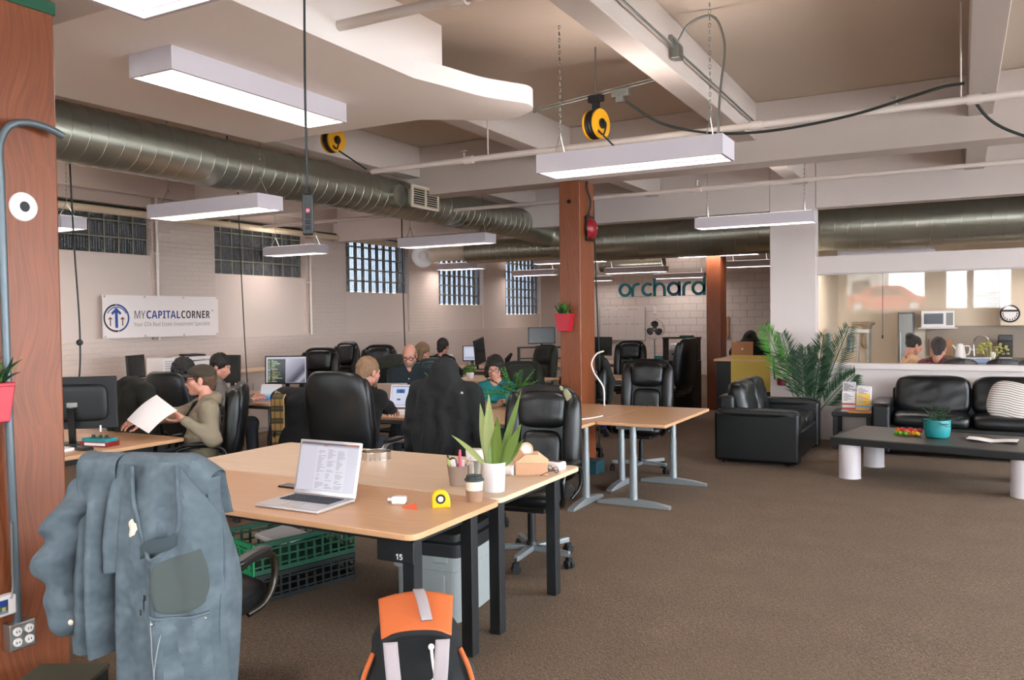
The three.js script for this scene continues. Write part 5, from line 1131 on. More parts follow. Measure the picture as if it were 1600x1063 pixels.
// wall cabinet with printer
{
  const t = thing('wall_cabinet', 'pale low cabinet along the wall under the banner', 'cabinet', [-9.5, 0, -7.4]);
  obj('body', rb(.6, .9, 4.4, 0, .45, 0, .006), M.plaster, t); obj('top', rb(.64, .03, 4.44, 0, .915, 0, .005), M.pale, t);
  for (let i = 0; i < 5; i++) { const d = obj('door', rb(.018, .78, .84, .308, .45, -1.76 + i * .88, .004), M.plaster, t); obj('handle', rb(.015, .1, .012, .322, .7, -1.42 + i * .88, .003), M.steel, d); }
}
{
  const t = thing('printer', 'white printer on the cabinet below the banner', 'printer', [-9.42, .93, -7.95], Math.PI / 2);
  obj('body', rb(.44, .2, .36, 0, .1, 0, .015, 2), M.whiteGloss, t); obj('scanner_lid', rb(.44, .05, .36, 0, .235, 0, .012, 2), M.white, t); obj('paper_slot', rb(.3, .035, .01, .02, .09, .178, .002), M.black, t); obj('tray', rb(.28, .01, .16, .02, .06, .24, .002), M.white, t); obj('feeder', rb(.3, .03, .2, .02, .27, -.04, .01).rotateX(.05), M.black, t);
}
monitor('small dark monitor on the cabinet left of the printer', [-9.3, .93, -6.95], Math.PI / 2 + .4, .4, .3, null, { y: .02 });
{ const t = thing('computer_box', 'white computer tower left of the printer', 'computer', [-9.45, .93, -7.45], Math.PI / 2); obj('case', rb(.2, .26, .34, 0, .13, 0, .01), M.white, t); obj('front_grille', [...Array(6)].map((_, i) => rb(.14, .008, .006, 0, .06 + i * .03, .172, .001)), M.tote, t); }
monitor('dark monitor behind the young man in grey', [-8.2, DT, -7.5], .2, .3, .36, null, { y: .14 });
// middle desks
monitor('monitor showing code and a grey wallpaper', [-7.72, DT, -8.0], .45, .56, .37, CODE, { y: .1, k: .7 });
{ const t = thing('tablet', 'white and blue tablet propped on the desk by the scarf', 'tablet', [-7.05, DT, -7.02], .3); const tx = canvasTex(64, 64, (c) => { const g = c.createLinearGradient(0, 0, 0, 64); g.addColorStop(0, '#d8cfd4'); g.addColorStop(.55, '#d5dbe4'); g.addColorStop(.8, '#6fa6cf'); g.addColorStop(1, '#2f6ba0'); c.fillStyle = g; c.fillRect(0, 0, 64, 64); }); obj('case', rb(.26, .2, .012, 0, .1, 0, .005).rotateX(-.35), M.cream, t); obj('screen', new THREE.PlaneGeometry(.245, .185).translate(0, .1, .0068).rotateX(-.35), screenMat(tx, .75), t, true); obj('prop', rb(.1, .1, .01, 0, .05, -.09, .003).rotateX(.2), M.black, t); }
tag(obj('cable', tube([[-7.35, DT + .01, -6.95], [-7.28, DT + .07, -7.0], [-7.2, DT + .02, -6.9], [-7.3, DT + .012, -6.85]], .006, 24, 6), M.cable), 'black cable loops on the desk left of the tablet', 'cable');
laptop('white laptop with a web page in front of the man in black', [-5.0, DT, -6.78], .25, WEB, { w: .34, d: .24, h: .24, mat: M.white, open: .28, k: .8 });
tag(obj('paper_stack', [rb(.3, .008, .2, -4.72, DT + .004, -6.55, .002)], M.paper), 'papers on the desk beside the white laptop', 'paper');
laptop('closed-side laptop between the two facing men', [-5.55, DT, -7.45], Math.PI + .4, null, { w: .34, d: .23, h: .22, open: .3 });
// leafy plants
function bushy(label, p, o) {
  const t = thing('potted_plant', label, 'plant', p);
  if (o.pot) obj('pot', o.pot, o.potMat, t);
  for (let i = 0; i < o.n; i++) {
    const a = i * 2.399 + rr(-.2, .2), el = o.el0 + (o.el1 - o.el0) * (i / o.n), L = o.len * rr(.75, 1.1), g = [];
    const pt = (q) => V(Math.cos(a) * Math.cos(el) * L * q, o.y + Math.sin(el) * L * q - L * .35 * q * q * Math.cos(el), Math.sin(a) * Math.cos(el) * L * q);
    g.push(tube([pt(0), pt(.5), pt(1)], .003, 6, 4));
    const k = o.lf || 7; for (let j = 1; j <= k; j++) for (const s of [-1, 1]) {
      const b = pt(.2 + .8 * j / k), l = o.leaf * (1.1 - .5 * j / k), g2 = new THREE.SphereGeometry(.5, 6, 4).scale(o.lw || .4, .08, 1).translate(0, 0, .5).scale(l, l, l); g2.rotateX(-.3 + rr(-.2, .2)); g2.rotateY(-a + Math.PI / 2 + s * 1.0 + rr(-.25, .25)); g.push(g2.translate(b.x, b.y, b.z));
    }
    obj('frond', g, i % 3 ? o.mat : o.mat2 || o.mat, t);
  }
  return t;
}
bushy('fern in a turquoise pot in front of the woman in teal', [-4.0, DT, -7.38], { n: 18, el0: 1.35, el1: .25, len: .36, y: .12, leaf: .07, mat: M.leafFresh, mat2: M.leafPalm, pot: [lathe([[0, 0], [.07, 0], [.085, .02], [.1, .16], [.094, .16], [.088, .13], [0, .125]], 28)], potMat: M.tealPot });
bushy('bright green bush between the man in navy and the parka', [-4.75, DT, -7.15], { n: 14, el0: 1.2, el1: .2, len: .32, y: .1, leaf: .07, mat: M.leafFresh, mat2: M.leafPalm, pot: [lathe([[0, 0], [.06, 0], [.075, .11], [0, .105]], 24)], potMat: M.potWhite });
bushy('tiny round green plant left of the woman in teal', [-6.6, DT, -10.75], { n: 16, el0: 1.4, el1: .1, len: .15, y: .1, leaf: .06, lf: 4, mat: M.leafFresh, pot: [lathe([[0, 0], [.05, 0], [.06, .1], [0, .1]], 20)], potMat: M.white });
bushy('green plant beside the monitor riser', [-6.55, DT, -14.5], { n: 14, el0: 1.4, el1: .4, len: .34, y: .1, leaf: .09, mat: M.leafFresh, mat2: M.leafPalm, pot: [lathe([[0, 0], [.06, 0], [.07, .11], [0, .11]], 20)], potMat: M.black });
bushy('green plant behind the leather chair right of the middle post', [-4.35, .72, -12.1], { n: 10, el0: 1.2, el1: .3, len: .25, y: .08, leaf: .1, lf: 4, lw: .6, mat: M.leafFresh, pot: [lathe([[0, 0], [.05, 0], [.06, .09], [0, .09]], 20)], potMat: M.black });
bushy('leafy plant in a turquoise bowl on the coffee table', [-.2, .423, -9.2], { n: 12, el0: 1.35, el1: .3, len: .26, y: .12, leaf: .06, lf: 7, lw: .5, mat: M.leafDark, mat2: M.leafPalm, pot: [lathe([[0, 0], [.09, 0], [.11, .02], [.122, .09], [.12, .18], [.112, .18], [.11, .1], [0, .1]], 32)], potMat: M.teal });
// planters on posts
function planter(label, p, turn, k) {
  const t = thing('wall_planter', label, 'planter', p, turn, 'red wall planters');
  obj('pot', [extr(poly([[-.065 * k, 0], [.065 * k, 0], [.1 * k, .2 * k], [-.1 * k, .2 * k]]), .12 * k, .006).translate(0, 0, 0), rb(.215 * k, .02, .14 * k, 0, .2 * k, .06 * k, .006)], M.potRed, t);
  for (let i = 0; i < 26; i++) { const a = rr(-1.3, 1.3), m = obj('leaf', leaf(rr(.1, .2) * k, .022 * k, rr(.2, 1.1), 0, 6), i % 3 ? M.leafDark : M.leafFresh, t); m.position.set(rr(-.07, .07) * k, .2 * k, .06 * k + rr(-.04, .04) * k); m.rotation.set(rr(-.2, .5), rr(-1, 1), a * .7); }
  return t;
}
planter('red wall planter with a spiky plant on the middle post', [-3.85, 1.52, -8.34], 0, .9);
planter('red wall planter cut off at the left edge on the near post', [-3.725, 1.25, -2.03], Math.PI / 2, .78);

// ---------------- far background
{
  const t = thing('monitor_riser', 'black open monitor riser on the far desk', 'riser', [-7.3, DT, -14.6], .45);
  obj('top', rb(.95, .03, .4, 0, .34, 0, .004), M.black, t); obj('shelf', rb(.9, .02, .36, 0, .12, 0, .004), M.black, t);
  for (const x of [-.45, .0, .45]) for (const z of [-.17, .17]) obj('leg', rb(.045, .34, .045, x, .17, z, .004), M.black, t);
}
monitor('dark monitor on top of the black riser', [-7.3, DT + .355, -14.62], .45, .54, .33, null, { y: .05 });
monitor('white lit screen on the far desk', [-8.3, DT, -13.6], .45, .36, .3, PLAIN, { y: .1 });
monitor('tilted dark monitor edge in front of the white screen', [-7.65, DT, -12.8], 1.75, .5, .46, null, { y: .1, roll: .12 });
laptop('white laptop far behind beside the person in black', [-8.75, DT, -13.3], .5, PLAIN, { w: .32, d: .22, h: .22, mat: M.white, open: .2 });
monitor('left far monitor right of the middle post', [-6.75, DT, -15.8], .3, .42, .36, null, { y: .12 });
monitor('right far monitor right of the middle post', [-6.4, DT, -15.55], -.1, .46, .38, null, { y: .14 });
tag(obj('bag', nets([cap([-7.35, .8, -13.2], [-7.15, .8, -13.25], .05), cap([-7.3, .9, -13.2], [-7.22, 1.0, -13.2], .05, .03)], .014, .04), M.coat2), 'dark pointed bag left of the monitor riser', 'bag');
{ const t = thing('file_box', 'orange file box on the far desk', 'box', [-6.1, DT, -15.95]); obj('box', rb(.3, .22, .2, 0, .11, 0, .006), std('#d0742a', .7), t); obj('label', rb(.2, .09, .004, .0, .09, .102, .001), M.paper, t); }
{ const t = thing('desk_box', 'small teal box below the fan', 'box', [-5.35, DT, -16.05]); obj('box', rb(.18, .1, .14, 0, .05, 0, .006), M.teal, t); obj('lid', rb(.19, .02, .15, 0, .11, 0, .004), M.tealSign, t); }
{ // pedestal fan
  const t = thing('pedestal_fan', 'black pedestal fan in front of the far block wall', 'fan', [-5.98, 0, -17.6], .33);
  obj('base', lathe([[0, .04], [.12, .035], [.2, .015], [.21, 0], [0, 0]], 28), M.black, t); obj('pole', [cyl(.016, .014, .75, 0, .03, 0, 12), cyl(.011, .011, .42, 0, .75, 0, 12)], M.conduitBlue, t);
  const h = new THREE.Group(); h.name = 'fan_head'; t.add(h); h.position.set(0, 1.38, .06);
  obj('motor', [cylZ(.055, .12, 0, 0, -.09, 16), ball(.05, 0, 0, -.15)], M.black, h);
  for (let k = 0; k < 3; k++) { const s = new THREE.Shape(); s.moveTo(0, .02); s.bezierCurveTo(.05, .02, .12, .09, .07, .16); s.bezierCurveTo(.03, .2, -.07, .19, -.08, .12); s.bezierCurveTo(-.08, .07, -.03, .05, 0, .02); const b = obj('blade', extr(s, .006, .001).rotateY(.25), M.black, h); b.rotation.z = k * 2.094; }
  obj('hub', cylZ(.035, .05, 0, 0, .01, 16), M.black, h);
  const c = []; for (const z of [.06, -.05]) { for (const r of [.07, .12, .17, .21]) c.push(new THREE.TorusGeometry(r, .0018, 4, 36).translate(0, 0, z * (1 - (r / .24) ** 4))); } for (let k = 0; k < 24; k++) { const a = k * Math.PI / 12; c.push(tube([[0, 0, .06], [Math.cos(a) * .15, Math.sin(a) * .15, .055], [Math.cos(a) * .215, Math.sin(a) * .215, .0]], .0015, 5, 3)); } c.push(new THREE.TorusGeometry(.217, .005, 6, 40)); obj('guard', c, M.steel, h);
}
{ const t = thing('black_cabinet', 'tall black cabinet left of the far post', 'cabinet', [-4.28, 0, -14.15]); obj('body', rb(.5, .86, .5, 0, .45, 0, .008), M.black, t); obj('door', rb(.46, .76, .016, 0, .45, .256, .004), M.blackGloss, t); obj('handle', rb(.012, .1, .014, .18, .6, .27, .003), M.steel, t); obj('castor_rail', rb(.44, .03, .44, 0, .015, 0, .003), M.rubber, t); }
{ const t = thing('office_printer', 'white and grey machine on top of the black cabinet', 'printer', [-4.28, .88, -14.15]); obj('body', rb(.42, .2, .4, 0, .1, 0, .02, 2), M.tote, t); obj('cover', rb(.4, .1, .36, 0, .25, -.02, .02, 2), M.white, t); obj('slot', rb(.3, .03, .01, 0, .12, .2, .002), M.black, t); }
{ const t = thing('monitor_shelf', 'black shelf with green book above the far desk', 'shelf', [-4.75, DT, -15.6]); obj('top', rb(.7, .03, .3, 0, .5, 0, .004), M.black, t); for (const x of [-.32, .32]) obj('leg', rb(.03, .49, .28, x, .245, 0, .004), M.black, t); }
tag(obj('book', rb(.24, .03, .18, -4.65, DT + .531, -15.6, .003), M.greenDark), 'green book lying on the black shelf', 'book');
tag(obj('waste_bin', lathe([[0, .006], [.12, .006], [.13, 0], [.16, .3], [.165, .305], [.155, .3], [.13, .03], [0, .02]], 24, -4.15, 0, -11.2), M.blue), 'blue waste bin behind the leather chair', 'bin');
tag(obj('waste_bin', lathe([[0, .006], [.1, .006], [.11, 0], [.14, .3], [.145, .305], [.135, .3], [.11, .03], [0, .02]], 24, -4.62, 0, -11.5), M.blue), 'second blue bin further behind the leather chair', 'bin');
tag(obj('white_cable', tube([[-3.27, DT, -8.0], [-3.28, .93, -8.0], [-3.38, 1.08, -8.0], [-3.41, 1.18, -8.0], [-3.35, 1.28, -8.0], [-3.27, 1.31, -8.0]], .009, 40, 8), M.white), 'white curved gooseneck cable standing up beside the middle post', 'cable');
tag(obj('white_cable', tube([[-3.3, DT + .006, -6.62], [-3.1, DT + .006, -6.68], [-2.98, DT + .006, -6.85], [-2.92, DT + .006, -7.1]], .006, 24, 6), M.white), 'thin white cable curving over the silver-legged desk', 'cable');
// reception counter with yellow front
{
  const t = thing('reception_counter', 'tall dark counter with a mustard yellow front panel', 'counter', [-2.72, 0, -12.6]);
  obj('body', rb(.84, 1.0, 1.2, 0, .5, 0, .006), M.black, t); obj('counter_top', rb(.9, .03, 1.26, 0, 1.015, 0, .004), M.beech, t); obj('front_panel', rb(.6, .52, .025, .1, .83, .615, .003), M.yellowPanel, t);
}
laptop('gold laptop with open lid on the yellow-fronted counter', [-2.95, 1.03, -12.75], Math.PI + .35, null, { w: .32, d: .22, h: .22, mat: std('#c08f66', .4, .4), open: .15, logo: 1 });
{ const t = thing('binder', 'dark red binder standing on the counter beside the pillar', 'binder', [-2.36, 1.03, -12.5], .2); obj('cover', rb(.09, .32, .26, 0, .16, 0, .006), M.redDark, t); obj('spine', rb(.02, .31, .25, -.05, .16, 0, .004), M.greenDark, t); }
{ const t = thing('cork_board', 'framed cork board on the far wall beside the far post', 'board', [-5.78, 1.24, ZB + .03]); obj('cork', rb(.3, .55, .02, 0, .1, 0, .003), M.brownBoard, t); obj('frame', [rb(.34, .03, .03, 0, .385, 0), rb(.34, .03, .03, 0, -.185, 0), rb(.03, .6, .03, .16, .1, 0), rb(.03, .6, .03, -.16, .1, 0)], M.woodRaw, t); obj('note', rb(.14, .22, .004, .04, .17, .014, .001), M.paper, t); }
{ // whiteboard and wall switch
  const wt = canvasTex(512, 340, (c, w, h) => { c.fillStyle = '#dcd4cf'; c.fillRect(0, 0, w, h); c.strokeStyle = '#a59b98'; c.lineWidth = 2; for (let i = 1; i < 5; i++) { c.beginPath(); c.moveTo(i * 100, 30); c.lineTo(i * 100, h); c.stroke(); } c.beginPath(); c.moveTo(0, 170); c.lineTo(w, 170); c.stroke(); c.fillStyle = '#6f6a70'; let s = 3; const q = () => (s = (s * 16807) % 2147483647) / 2147483647; for (let i = 0; i < 26; i++) c.fillRect(q() * 440, 10 + Math.floor(q() * 3) * 80, 10 + q() * 30, 4); });
  const t = thing('whiteboard', 'whiteboard with faint writing on the far block wall', 'whiteboard', [-8.72, 1.45, ZB + .03]); obj('panel', rb(1.4, .95, .02, 0, 0, 0, .003), M.white, t); obj('surface', new THREE.PlaneGeometry(1.37, .92).translate(0, 0, .0105), std('#ffffff', .35, 0, { map: wt }), t, true); obj('frame', [rb(.02, .96, .03, .705, 0, 0), rb(.02, .96, .03, -.705, 0, 0), rb(1.42, .02, .03, 0, -.48, 0)], M.tote, t);
}
tag(obj('wall_switch', [rb(.1, .2, .02, -7.72, 1.84, ZB + .03, .004), rb(.04, .06, .012, -7.72, 1.86, ZB + .043, .003)], M.white), 'small white panel on the wall under the teal lettering', 'switch');
{ const t = thing('wall_bracket', 'black double shelf bracket on the wall beside the pillar', 'bracket', [-2.6, 2.0, -15.5]); for (const y of [.3, 0]) obj('arm', rb(.4, .02, .03, 0, y, 0), M.black, t); obj('stem', rb(.03, .34, .03, .2, .15, 0), M.black, t); }
// ---------------- signs
{ // the teal word on the far wall, geometric letters
  const t = thing('wall_sign', 'hanging teal lettering reading orchard left of the far post', 'sign', [-5.34, 2.015, -13.8]);
  const k = .00288, R = 42 * k, S = 8.2 * k, cy = R;
  const ringS = (a0, a1) => { const s = new THREE.Shape(); s.absarc(0, 0, R, a0, a1, false); s.absarc(0, 0, R - 2 * S, a1, a0, true); s.closePath(); return s; };
  const full = () => { const s = new THREE.Shape(); s.absarc(0, 0, R, 0, Math.PI * 2, false); const h = new THREE.Path(); h.absarc(0, 0, R - 2 * S, 0, Math.PI * 2, true); s.holes.push(h); return s; };
  const E3 = (s) => extr(s, .035, 0, 20), stem = (x, y0, y1) => rb(2 * S, y1 - y0, .035, x, (y0 + y1) / 2, .0175, .004);
  for (const x of [.13, 1.5]) obj('wire', cyl(.0025, .0025, 1.5, x, .22, .017, 5), M.white, t); obj('rail', cylX(.004, 1.56, .79, .0, .017, 6), M.tealSign, t);
  const X = (z) => (z - 667) * k;
  const put = (gs, m) => obj('letter', gs, m || M.tealSign, t);
  put(E3(full()).translate(X(709), cy, 0));
  put([stem(X(758), 0, R * 1.1), E3(ringS(Math.PI * .42, Math.PI)).translate(X(750) + R, cy, 0)]);
  put(E3(ringS(Math.PI * .27, Math.PI * 1.73)).translate(X(857), cy, 0));
  put([stem(X(898), 0, 106 * k), stem(X(898) + 2 * (R - S) * .92, 0, R), E3(ringS(0, Math.PI)).scale(.92, 1, 1).translate(X(898) + (R - S) * .92, cy, 0)]);
  put([E3(full()).translate(X(1018), cy, 0), stem(X(1018) + R - S, 0, 2 * R)], M.tealSign2);
  put([stem(X(1078), 0, R * 1.1), E3(ringS(Math.PI * .42, Math.PI)).translate(X(1070) + R, cy, 0)]);
  put([E3(full()).translate(X(1168), cy, 0), stem(X(1168) + R - S, 0, 106 * k)]);
}
{ // banner
  const bt = canvasTex(1400, 420, (c, w, h) => {
    c.fillStyle = '#e2d8d4'; c.fillRect(0, 0, w, h);
    const cx = 150, cy = 225, r = 128; c.lineWidth = 17; c.strokeStyle = '#1c1f26'; c.beginPath(); c.arc(cx - 3, cy, r, Math.PI * .45, Math.PI * 1.5); c.stroke(); c.strokeStyle = '#24407e'; c.beginPath(); c.arc(cx + 3, cy, r, -Math.PI * .5, Math.PI * .45); c.stroke(); c.lineWidth = 12; c.strokeStyle = '#3d64a8'; c.beginPath(); c.arc(cx + 6, cy + 6, r - 16, -Math.PI * .85, -Math.PI * .15); c.stroke();
    const arrow = (x, y0, y1, s, col) => { c.strokeStyle = col; c.lineWidth = s; c.beginPath(); c.moveTo(x, y1); c.lineTo(x, y0); c.stroke(); c.lineWidth = s * .85; c.beginPath(); c.moveTo(x - s * 1.6, y0 + s * 1.5); c.lineTo(x, y0); c.lineTo(x + s * 1.6, y0 + s * 1.5); c.stroke(); };
    arrow(cx, 140, 320, 30, '#27458c'); arrow(cx - 66, 220, 300, 12, '#6a4a3c'); arrow(cx + 66, 220, 300, 12, '#4a3c3c');
    c.textBaseline = 'alphabetic'; const put = (s, x, wd, font, col, y) => { c.font = font; c.fillStyle = col; c.save(); const m = c.measureText(s).width; c.translate(x, y); c.scale(wd / m, 1); c.fillText(s, 0, 0); c.restore(); };
    put('MY', 338, 135, '110px sans-serif', '#4a4a4e', 232); put('CAPITAL', 480, 420, 'bold 112px sans-serif', '#1f3c80', 232); put('CORNER', 905, 380, 'bold 112px sans-serif', '#24262e', 232); put('TM', 1295, 44, '30px sans-serif', '#8f8a8a', 160);
    put('Your GTA Real Estate Investment Specialist', 340, 945, '56px sans-serif', '#85807e', 310);
  });
  const t = thing('banner', 'white vinyl banner with round arrow logo on the left wall', 'banner', [XL + .09, 1.75, -7.8], Math.PI / 2);
  const g = new THREE.PlaneGeometry(1.9, .57, 40, 12), p = g.attributes.position; for (let i = 0; i < p.count; i++) p.setZ(i, .012 + .008 * noise(p.getX(i) * 3, p.getY(i) * 4, 2)); g.computeVertexNormals();
  obj('sheet', g, std('#ffffff', .45, 0, { map: bt }), t, true);
  obj('grommets', [-.92, -.32, .32, .92].flatMap(x => [.265, -.265].map(y => new THREE.TorusGeometry(.011, .004, 6, 12).translate(x, y, .022))), M.steel, t);
}
// ---------------- lounge
{ // palm
  const t = thing('potted_palm', 'tall palm with feathery fronds behind the loveseat', 'plant', [-1.72, 0, -11.08]);
  obj('pot', lathe([[0, 0], [.12, 0], [.15, .3], [.155, .31], [.14, .31], [.13, .28], [0, .27]], 28), M.black, t); obj('soil', cyl(.135, .135, .01, 0, .27, 0, 20), M.soil, t);
  const fr = [[Math.PI, 1.18, 1.4, .08], [Math.PI + .4, 1.3, 1.25, .1], [0, 1.2, 1.38, .1], [.1, .95, 1.0, .32], [.5, 1.4, 1.2, .1], [-.35, 1.3, 1.1, .15], [1.6, 1.3, 1.1, .15], [2.4, 1.35, 1.05, .2], [0, 1.35, .95, .2]];
  fr.forEach(([a, el, L, drop], i) => {
    const ca = Math.cos(a) * (i < 5 ? 1 : .6), sa = Math.sin(a) * (i < 5 ? .3 : .5) - 0, pt = (q) => V(ca * Math.cos(el) * L * q * .9 + ca * .05, .28 + Math.sin(el) * L * q - drop * q * q * .55, Math.max(-.3, sa * Math.cos(el) * L * q) + .02);
    const g = [], n = 32; g.push(tube([pt(0), pt(.3), pt(.65), pt(1)], .006, 16, 5));
    for (let j = 0; j < n; j++) for (const s of [-1, 1]) {
      const q = (i === 0 ? .42 : .3) + (i === 0 ? .58 : .7) * j / n, b = pt(q), d = pt(Math.min(1, q + .05)).sub(pt(q - .05)).normalize(), l = (.09 + .17 * Math.sin(Math.PI * Math.min(1, (q - .2) / .8 * .85 + .12))) * rr(.85, 1.15), side = d.clone().cross(V(0, 0, 1)).normalize().multiplyScalar(s), dirv = d.clone().multiplyScalar(.8).add(side.multiplyScalar(.7)).add(V(0, -.12, rr(-.35, .35))).normalize();
      const e = b.clone().addScaledVector(dirv, l).add(V(0, -.05 * l, 0)), m = b.clone().addScaledVector(dirv, l * .45), w = dirv.clone().cross(V(0, 0, 1)).normalize().multiplyScalar(.0085), zz = V(0, 0, .003);
      const gg = new THREE.BufferGeometry(); const P = [b, m.clone().add(w), e, m.clone().sub(w), m.clone().add(zz)]; gg.setAttribute('position', new THREE.Float32BufferAttribute(P.flatMap(v => [v.x, v.y, v.z]), 3)); gg.setIndex([0, 4, 1, 1, 4, 2, 2, 4, 3, 3, 4, 0]); gg.computeVertexNormals(); g.push(gg);
    }
    obj('frond', g, i === 0 ? M.leafBright : i % 2 ? M.leafPalm : M.leafDark, t);
  });
}
{ // extinguisher
  const t = thing('fire_extinguisher', 'fire extinguisher with white label hanging on the pillar', 'fire extinguisher', [-2.1, .72, -11.4]);
  obj('cylinder', lathe([[0, .0], [.055, .0], [.06, .012], [.06, .3], [.045, .34], [.02, .36], [0, .36]], 24), M.redDark, t); obj('label', new THREE.CylinderGeometry(.0615, .0615, .2, 24, 1, true).translate(0, .2, 0), M.paper, t);
  obj('valve', [cyl(.018, .015, .05, 0, .36, 0, 12), rb(.03, .015, .11, 0, .42, .02, .004)], M.black, t); obj('hose', tube([[.0, .39, .02], [-.09, .38, .03], [-.1, .25, .03], [-.085, .08, .03]], .011, 24, 8), M.black, t); obj('bracket', [new THREE.TorusGeometry(.063, .006, 6, 24).rotateX(Math.PI / 2).translate(0, .07, 0), rb(.05, .08, .03, 0, .07, -.07, .003)], M.black, t);
}
{ // brochures
  const cols = [['#b9b3b5', '#2b2b30', '#c24a3c'], ['#d8d2d0', '#55555c', '#b8443a'], ['#cfc9c8', '#4b4b52', '#9a9aa4'], ['#e0b03a', '#3f83b8', '#5aa0d0']];
  const mk = (i) => canvasTex(64, 96, (c) => { const [a, b, d] = cols[i]; c.fillStyle = a; c.fillRect(0, 0, 64, 96); c.fillStyle = b; for (let k = 0; k < 6; k++) c.fillRect(6, 10 + k * 7, 20 + (k * 13) % 32, 3); c.fillStyle = d; c.fillRect(0, 62, 64, 10); c.fillRect(0, 86, 64, 10); });
  const st = thing('brochure_stand', 'clear stand full of brochures on the side table', 'brochure stand', [-1.13, .46, -10.95]);
  obj('backing', [rb(.34, .3, .01, 0, .16, -.08, .003).rotateX(-.1), rb(.34, .01, .16, 0, .005, 0, .003)], M.whiteGloss, st);
  const pos = [[-.085, .25, -.06], [-.085, .13, .0], [.085, .2, -.04], [.085, .11, .03]], lab = ['grey magazine at the back of the brochure stand', 'white magazine with red stripe in the brochure stand', 'newspaper behind the blue brochure', 'blue and yellow brochure in front'];
  pos.forEach(([x, y, z], i) => { const b = thing('brochure', lab[i], 'brochure', [-1.13 + x, .46 + y, -10.95 + z], 0, 'brochures on the side table'); b.rotation.x = -.12; obj('pages', rb(.155, .22, .008, 0, 0, 0, .001), M.paper, b); obj('cover_print', new THREE.PlaneGeometry(.153, .218).translate(0, 0, .0045), std('#ffffff', .5, 0, { map: mk(i) }), b, true); });
  tag(obj('magazine', [rb(.3, .015, .2, -1.05, .4685, -10.83, .003)], std('#d08a3a', .6)), 'orange and white magazine lying on the side table front', 'magazine');
}
tag(obj('magazine', sheet((u, v) => [.05 + u * .42 + v * .03, .426 + .022 * Math.abs(Math.sin((u - .5) * 3.1)) * (1 - .3 * v), -9.06 - v * .24 + .05 * u], 18, 6, .004), M.paper), 'open white magazine on the coffee table', 'magazine');
{ // colourful toy of joined beads
  const t = thing('bead_toy', 'colourful wooden bead toy on the coffee table', 'toy', [-.47, .424, -9.25], .1), cs = ['#4fae1e', '#8cc41e', '#3a9a2a', '#e8c21a', '#e8a81a', '#f0d02a', '#e06a1e', '#c8281e', '#e04a3a', '#c41e2e', '#e86a4a', '#b81e3a'];
  cs.forEach((c, i) => obj('bead', ball(.026, -.1 + (i % 6) * .04 + (i > 5 ? .012 : 0), .026 + (i > 5 ? .028 : 0) * (i % 2 ? 1 : .7), (i % 3) * .03 - .03, 1, 1, 1, 14, 10), std(c, .3), t));
}
// ---------------- kitchen behind the glass
{ const t = thing('kitchen_table', 'white table behind the kitchen glass', 'table', [.1, 0, -12.75]); obj('table_top', rb(1.9, .03, .7, 0, .73, 0, .006), M.white, t); for (const sx of [-1, 1]) for (const sz of [-1, 1]) obj('leg', cyl(.025, .025, .715, sx * .85, 0, sz * .28, 12), M.steel, t); }
laptop('small laptop with blue screen behind the kitchen glass', [.2, .745, -12.55], .1, canvasTex(64, 40, (c) => { c.fillStyle = '#6b7ea0'; c.fillRect(0, 0, 64, 40); c.fillStyle = '#8596b4'; c.fillRect(0, 0, 64, 8); }), { w: .36, d: .24, h: .3, mat: M.white, open: .1 });
{ const t = thing('flower_vase', 'yellow blossom twigs in a glass vase in the kitchen', 'vase', [.36, .745, -12.75]); obj('vase', lathe([[0, 0], [.05, 0], [.055, .02], [.045, .2], [.05, .24], [.047, .24], [.042, .2], [.05, .02], [0, .01]], 24), M.glass, t); for (let i = 0; i < 5; i++) { const a = -.5 + i * .25; obj('twig', [tube([[0, .02, 0], [Math.sin(a) * .1, .3, .02], [Math.sin(a) * .3, .5 - Math.abs(a) * .1, .0]], .005, 10, 5), ...[...Array(8)].map(() => ball(.02, Math.sin(a) * .3 + rr(-.06, .06), .47 - Math.abs(a) * .1 + rr(-.06, .06), rr(-.04, .04), 1, .7, 1, 6, 5))], std('#a8a84a', .7), t); } }
for (const [x, z, r, l] of [[-.02, -12.2, .15, 'left black chair back behind the kitchen glass'], [.45, -12.2, .2, 'middle black chair back behind the kitchen glass'], [.78, -12.25, .3, 'right black chair back behind the kitchen glass']]) { const t = thing('cafe_chair', l, 'chair', [x, 0, z], Math.PI + r, 'kitchen chairs'); obj('seat', pillow(.42, .42, .06, { n: 10 }).rotateX(-Math.PI / 2).translate(0, .46, 0), M.black, t); obj('backrest', pillow(.42, .3, .05, { n: 10, p: 3, bend: .05 }).translate(0, .93, -.2), M.black, t); for (const sx of [-1, 1]) { obj('leg', bar([sx * .18, .44, .18], [sx * .2, 0, .2], .012), M.steel, t); obj('leg', tube([[sx * .2, 0, -.22], [sx * .18, .45, -.19], [sx * .17, .95, -.21]], .012, 10, 6), M.steel, t); } }
{ const t = thing('kitchen_counter', 'kitchen counter with pale fronts along the back wall', 'counter', [2.1, 0, -15.08]); obj('carcass', rb(5.0, .86, .58, 0, .47, 0, .006), M.kitchen, t); obj('worktop', rb(5.06, .04, .62, 0, .92, 0, .005), std('#55504a', .4), t); for (let i = 0; i < 8; i++) { const d = obj('door', rb(.6, .7, .02, -2.17 + i * .62, .47, .3, .004), M.kitchen, t); obj('handle', rb(.12, .012, .015, -2.17 + i * .62, .77, .315, .003), M.steel, d); } }
{ const t = thing('wall_cupboard', 'pale wall cupboard at the right edge of the kitchen', 'cupboard', [1.7, 1.45, -15.2]); obj('body', rb(2.3, .9, .36, 0, .45, 0, .005), M.kitchen, t); for (let i = 0; i < 4; i++) obj('door', rb(.56, .88, .018, -.86 + i * .575, .45, .185, .003), M.kitchen, t); }
